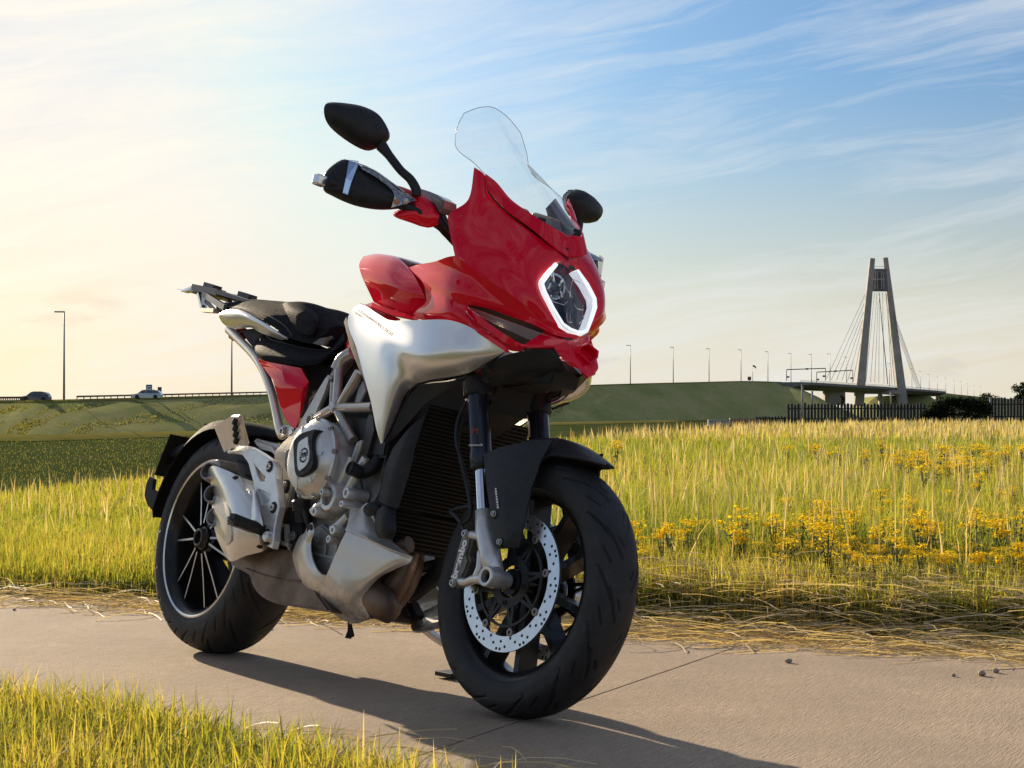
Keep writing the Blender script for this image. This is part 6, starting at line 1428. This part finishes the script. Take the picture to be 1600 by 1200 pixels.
tube('downpipe', [(640, 850, -.08), (620, 858, -.09), (600, 880, -.09), (575, 915, -.08)], [.02, .022, .026, .03], M_exh, n=16)
facets('belly_floor', [(577, 966, -.09), (545, 973, -.09), (500, 944, -.12), (577, 966, .09), (545, 973, .09)], [(0, 1, 4, 3)], M_bellyd, .004, mirror=False)
tube('drain_strap', [(547, 970, -.08), (546, 985, -.082), (544, 997, -.084)], [.006, .005, .009], M_dark, n=6); tube('drain_strap', [(547, 975, -.08), (549, 985, -.08), (550.5, 994, -.08)], [.004, .005, .006], M_dark, n=6)
# side stand on the far side
tube('side_stand', [(634, 935, .10), (648, 962, .14), (668, 986, .18), (702, 1010, .235)], [.014, .013, .013, .012], M_silver2, n=10)
A = LP(702, 1010, .235); bm = bmesh.new(); bm_box(bm, (A.x + .01, A.y + .01, .060), (.075, .05, .012), Matrix.Rotation(LEAN, 3, 'X')); put(bm_obj('stand_foot', bm, M_black, bevel=.003))
plate('stand_spring', [(632, 935), (640, 940), (650, 960), (645, 967), (637, 955)], .09, .03, M_dark, .002)
tube('stand_bracket', [(640, 930, .06), (662, 915, .07), (685, 895, .08), (693, 870, .08)], .022, M_black, n=10); tube('stand_bracket', [(645, 890, .02), (668, 885, .06), (690, 880, .08)], .014, M_black, n=10)
tube('frame_rail', [(690, 872, .10), (684, 905, .10), (664, 925, .09), (640, 938, .085)], .009, M_silver2, n=10)

# ---- front end (turns with the bars)
F1, F2 = FP(746, 612, -.098), FP(757.5, 830, -.098); dF = (F2 - F1).normalized()
def ln(y0): return F1 + dF * y0
Lf = (F2 - F1).length; tmid = .56
for s in (1, -1):
    m = Vector((1, s, 1))
    up0 = ln(-.10) * 1; a0 = Vector((up0.x, up0.y * s, up0.z)); mid = ln(Lf * .57); mid = Vector((mid.x, mid.y * s, mid.z)); low_ = Vector((F2.x, F2.y * s, F2.z)); ax = (mid - a0).normalized(); LL = (mid - a0).length
    leg = cyl('fork_leg', a0, ax, [(0, .026), (LL - .045, .026), (LL - .040, .0275), (LL - .018, .0275), (LL - .014, .0255), (LL, .0245), (LL, .017)], M_fork, True, 28)
    cyl('fork_slider', mid - ax * .02, ax, [(0, .0165), ((low_ - mid).length + .04, .0165)], M_chrome, seg=26, parent=leg)
    cyl('dust_seal', mid - ax * .012, ax, [(0, .0265), (.002, .027), (.010, .027), (.013, .022), (.014, .0168)], M_black, seg=24, parent=leg)
    if s == 1:
        nv = Vector((.45, -.89, 0)); c1 = a0 + ax * (LL - .058); c2 = a0 + ax * (LL - .092)
        text('fork_print', 'marzocchi', .0085, basis(c1 + nv * .0285, (.86, .43, .12), nv), M_label, leg)
        text('fork_print', 'M', .022, basis(c2 + nv * .0272, (.86, .43, .12), nv), M_redprint, leg)
    # cast foot with the axle clamp
    ac = Vector((FC.x, s * .128, FC.z)); 
    cyl('axle_clamp', Vector((FC.x, s * -.152, FC.z)) * 1 if s == 1 else Vector((FC.x, .152, FC.z)), (0, s, 0), [(.022, 0), (.022, .0145), (.001, .015), (0, .017), (0, .0215), (.003, .0235), (.030, .0235), (.034, .0215), (.060, .021), (.07, .017)], M_alu2, True, 26)
    cyl('axle_end', Vector((FC.x, -s * .150, FC.z)), (0, -s, 0), [(-.02, .0145), (-.010, .0145), (-.010, .010), (-.018, .009), (-.018, 0)], noisy('axle steel', (.10, .085, .07), .4, .8), True, 6)
    bm = bmesh.new(); e0 = low_ - ax * .05; e1 = Vector((FC.x - .010, -s * .118, FC.z + .012))
    bm_tube(bm, [e0, low_, low_.lerp(e1, .55), e1], [.020, .023, .025, .022], 18); put(bm_obj('fork_foot', bm, M_alu2), True)
# fork foot arm reaching back to the caliper and the caliper itself
for s in (1, -1):
    mm = lambda v: Vector((v.x, v.y * s, v.z))
    for pts, rr in (([(757, 905, -.128), (742, 905, -.122), (728, 910, -.112), (719, 908, -.108)], [.013, .011, .010, .011]), ([(752, 862, -.122), (750, 885, -.125), (745, 902, -.123)], [.010, .009, .011]), ([(758, 842, -.112), (748, 838, -.112), (736, 836, -.110)], [.012, .0105, .0105])):
        bm = bmesh.new(); bm_tube(bm, catmull([mm(FP(*p)) for p in pts], 5), list(np.interp(np.linspace(0, 1, (len(pts) - 1) * 5 + 1), np.linspace(0, 1, len(rr)), rr)), 14); put(bm_obj('caliper_arm', bm, M_alu2), True)
M_cal = noisy('caliper grey', (.155, .150, .135), .45, .5, 0, .15, 60)
for mir in (False, True):
    cal = plate('brake_caliper', [(722, 830), (731, 829), (736, 836), (735, 852), (730, 866), (733, 876), (727, 893), (720, 905), (713, 918), (704, 914), (702, 904), (706, 888), (711, 868), (717, 846)], -.118, .030, M_cal, .006, True)
    if mir:
        cal.data.transform(Matrix.Scale(-1, 4, (0, 1, 0))); cal.data.flip_normals()
        cal.data.transform(Matrix.Translation((0, 0, 0)))
    else:
        a, b_ = FP(709, 899, -.1195), FP(724.5, 846, -.1195); text('lettering', 'brembo', .029, basis((a + b_) / 2 + Vector((.004, 0, -.002)), b_ - a, (-.05, -1, 0)), M_label, cal, .0012, bold=.0012)
        for px, py in ((727, 834), (708, 911)): bolt(FP(px, py, -.119), YV, .008, M_bolt, parent=cal)
    bk = plate('caliper_back', [(728, 838), (742, 842), (744, 866), (738, 892), (728, 908), (716, 915), (722, 895), (730, 870)], -.09, .035, M_dark, .005, True)
    if mir: bk.data.transform(Matrix.Scale(-1, 4, (0, 1, 0))); bk.data.flip_normals()
tube('brake_line', [(729, 832, -.105), (722, 820, -.10), (735, 806, -.10), (733, 770, -.10), (724, 730, -.10), (713, 690, -.11), (716, 655, -.11), (733, 620, -.11)], .0045, M_black, True, n=8)
tube('brake_line', [(735, 806, -.10), (731, 770, -.095), (720, 725, -.095), (716, 690, -.10), (724, 650, -.10)], .0035, M_black, True, n=8)
tube('sensor_lead', [(722, 818, -.10), (712, 806, -.095), (706, 798, -.09), (738, 790, -.085)], .006, M_black, True, n=8)
# triple clamp
a, b_ = FP(746, 604, -.098), FP(746, 604, -.098)
bm = bmesh.new(); bm_bar(bm, Vector((a.x - .02, -.10, a.z)), Vector((a.x - .02, .10, a.z)), .07, .05); put(bm_obj('triple_clamp', bm, M_dark, bevel=.012), True)
for s in (1, -1): cyl('clamp_ring', Vector((a.x, a.y * s, a.z)), (dF.x, 0, dF.z), [(-.02, .034), (.022, .034), (.026, .029), (.026, .02)], M_black, True, 24)
for px, py in ((753, 613), (736, 612)): bolt(FP(px, py, -.125), (.4, -1, 0), .004, M_black, front=True)
# front fender: crown and side blades
patch('front_fender', [[(834, 752, -.100), (843, 724, -.092), (860, 711.5, -.082), (888, 713.5, -.066), (916, 718, -.046), (946, 726.5, -.014)],
                       [(808, 735, -.106), (828, 706, -.090), (853, 698, -.072), (884, 701.5, -.052), (915, 710, -.034), (947, 725.5, -.010)],
                       [(790, 712, -.098), (818, 693, -.066), (850, 687, -.040), (881, 689, -.026), (914.5, 702, -.016), (948, 724.5, -.005)],
                       [(800, 700, -.050), (824, 688, -.030), (852, 684, -.018), (881, 686, -.012), (914.5, 700, -.008), (948.3, 724, -.002)]], M_black, 5, 5, .004, front=True, full=True, inward=FC)
blade = facets('fender_blade', [(754, 710, -.118), (780, 698, -.108), (832, 687, -.094), (866, 685, -.080), (846, 719, -.094), (839, 738, -.100), (831, 764, -.102), (822, 808, -.104), (812, 856, -.104), (778, 858, -.116), (772, 848, -.119), (760, 765, -.122), (786, 762, -.126), (790, 850, -.122), (800, 716, -.114)],
       [(0, 1, 14, 12, 11), (1, 2, 14), (2, 3, 4, 14), (14, 4, 5, 6, 12), (12, 6, 7, 13), (13, 7, 8, 9), (11, 12, 13, 9, 10)], M_black, .005, True, bevel=.002)
for px, py in ((772.5, 803), (781.5, 847)):
    p = FP(px, py, -.1215); cyl('blade_washer', p, YV, [(-.003, .011), (.001, .011), (.0015, .009), (.0015, 0)], M_dark, True, 16); bolt(p + Vector((0, -.001, 0)), YV, .006, front=True)
for k in range(8):
    p = FP(774.6 + k * .48, 764 + k * 4.1, -.1262); bm = bmesh.new(); bm_box(bm, p, (.006 if k % 3 else .0045, .0012, .0042)); o = sub(bm_obj('lettering', bm, M_label), blade[0]); o['kind'] = 'stuff'
# ---- bars, guards, mirrors
tube('handlebar', [(712, 378, -.12), (697, 362, -.17), (684, 350, -.20), (640, 325, -.27), (560, 297, -.39), (515, 285, -.455)], .0125, M_black, True, mirror=True, n=12)
GUARD = [(506, 277, -.462), (514, 263, -.452), (534, 249.5, -.430), (549, 251.5, -.410), (577, 262, -.360), (612, 288, -.305), (638, 310, -.270), (643, 319.5, -.262), (628, 325.5, -.280), (598, 328, -.320), (570, 325, -.362), (545, 317, -.400), (522, 306, -.435), (508, 297, -.458)]
gd_ = pillow('hand_guard', GUARD, FP, M_black, (.030, .035), smooth=3)
cov = pillow('guard_cover', [(618, 334, -.292), (628, 327, -.281), (642, 320, -.264), (632, 306, -.275), (618, 290, -.290), (634, 294, -.268), (652, 303, -.245), (673, 317, -.220), (688, 340, -.205), (686, 350, -.205), (669, 356, -.222), (650, 350, -.245), (624, 341, -.285)], FP, M_red, (.022, .03), smooth=3, k1=.75)
# indicator strip and lens on the guard
for s in (1, -1):
    top = [(548, 257, -.412), (575, 267, -.362), (605, 288, -.315), (640, 314, -.266)]; bot = [(552, 266, -.408), (578, 281, -.360), (602, 303, -.322), (598, 326, -.318)]
    T_ = [np.array(FP(*p)) + np.array([.028, 0, 0]) for p in top]; B_ = [np.array(FP(*p)) + np.array([.034, 0, 0]) for p in bot]
    S_ = smooth_grid([T_, [(a + b_) / 2 + np.array([.004, 0, 0]) for a, b_ in zip(T_, B_)], B_], 5, 4); bm = bmesh.new(); vs = [[bm.verts.new((p[0], p[1] * s, p[2])) for p in r] for r in S_]
    for i in range(len(S_) - 1):
        for j in range(len(S_[0]) - 1): bm.faces.new((vs[i][j], vs[i][j + 1], vs[i + 1][j + 1], vs[i + 1][j]))
    bmesh.ops.solidify(bm, geom=bm.faces[:], thickness=.006)
    par = gd_[0 if s == 1 else 1]; ind = sub(bm_obj('indicator', bm, noisy('clear indicator', (.52, .52, .53), .10, .75, 1, .45, 160)), par); auto_smooth(ind.data, 60)
    for q, mat in (((606, 317, -.308), M_orange), ((620, 316, -.292), M_amber)):
        c_ = FP(*q) + Vector((.036, 0, 0)); bm = bmesh.new(); bmesh.ops.create_uvsphere(bm, u_segments=12, v_segments=8, radius=.008, matrix=Matrix.Translation((c_.x, c_.y * s, c_.z))); o = sub(bm_obj('indicator_bulb', bm, mat), par); auto_smooth(o.data, 80)
    # bright wrap at the outer end
    q = [(534, 251, -.432), (549, 253, -.408), (547, 263, -.410), (538, 285, -.418), (532, 306, -.420), (524, 303, -.432), (529, 280, -.432)]
    pts = [FP(*p) + Vector((.030, 0, 0)) for p in q]; bm = bmesh.new(); bm.faces.new([bm.verts.new((p.x, p.y * s, p.z)) for p in pts]); bmesh.ops.solidify(bm, geom=bm.faces[:], thickness=.004); sub(bm_obj('guard_insert', bm, M_chrome, bevel=.001, seg=1), par)
    e_ = FP(508, 285, -.455); bm = bmesh.new(); bm_box(bm, (e_.x, (e_.y - .016) * s, e_.z), (.024, .030, .026)); put(bm_obj('bar_end', bm, M_mach, bevel=.004), True)
plate('brake_reservoir', [(644, 294), (652, 293), (668, 298), (681, 303.5), (692, 311.5), (690, 324), (684, 331), (676, 318), (664, 309), (650, 305)], -.225, .05, noisy('smoked reservoir', (.20, .19, .18), .3, .2, .5), .006, True)
plate('lever_perch', [(655, 305), (672, 311), (684, 327), (690, 340), (698, 352), (706, 370), (698, 362), (680, 345), (664, 325)], -.215, .025, M_black, .004, True)
MIR = [(506, 170, -.470), (512, 160.5, -.462), (530, 160, -.435), (556, 164, -.395), (580, 174, -.358), (594, 188, -.338), (605, 210, -.318), (602, 223, -.322), (586, 233, -.345), (570, 235, -.370), (546, 223, -.408), (521, 204, -.448), (509, 188, -.466)]
mc = FP(560, 198, -.39)
mir = pillow('mirror', MIR, lambda px, py, y: FPX(px, py, FP(560, 198, -.39).x + (py - 198) * .00010), M_black, (.042, .012), smooth=3, k1=.74, k2=.34)
for s, mo in zip((1, -1), mir):
    pts = [FPX(px, py, mc.x - .014) for px, py in ((514, 172), (530, 164), (556, 168), (578, 177), (592, 190), (601, 211), (598, 220), (585, 229), (570, 231), (548, 220), (524, 202), (512, 187))]
    bm = bmesh.new(); bm.faces.new([bm.verts.new((p.x, p.y * s, p.z)) for p in pts]); bmesh.ops.solidify(bm, geom=bm.faces[:], thickness=.002); sub(bm_obj('mirror_glass', bm, M_chrome), mo)
moL = mir[1]; cL = sum((v.co for v in moL.data.vertices), Vector()) / len(moL.data.vertices)
TL = Matrix.Translation(cL + Vector((0, -.030, .022))) @ Matrix.Rotation(.26, 4, 'Z') @ Matrix.Scale(.84, 4) @ Matrix.Translation(-cL)
moL.data.transform(TL)
for ch in moL.children: ch.data.transform(TL)
tube('mirror_stem', [(596, 228, -.335), (608, 243, -.322), (626, 266, -.300), (641, 280, -.282), (650, 296, -.268), (650, 306, -.265)], [.015, .011, .0105, .011, .012, .012], M_black, True, mirror=True, n=14, sm=5)
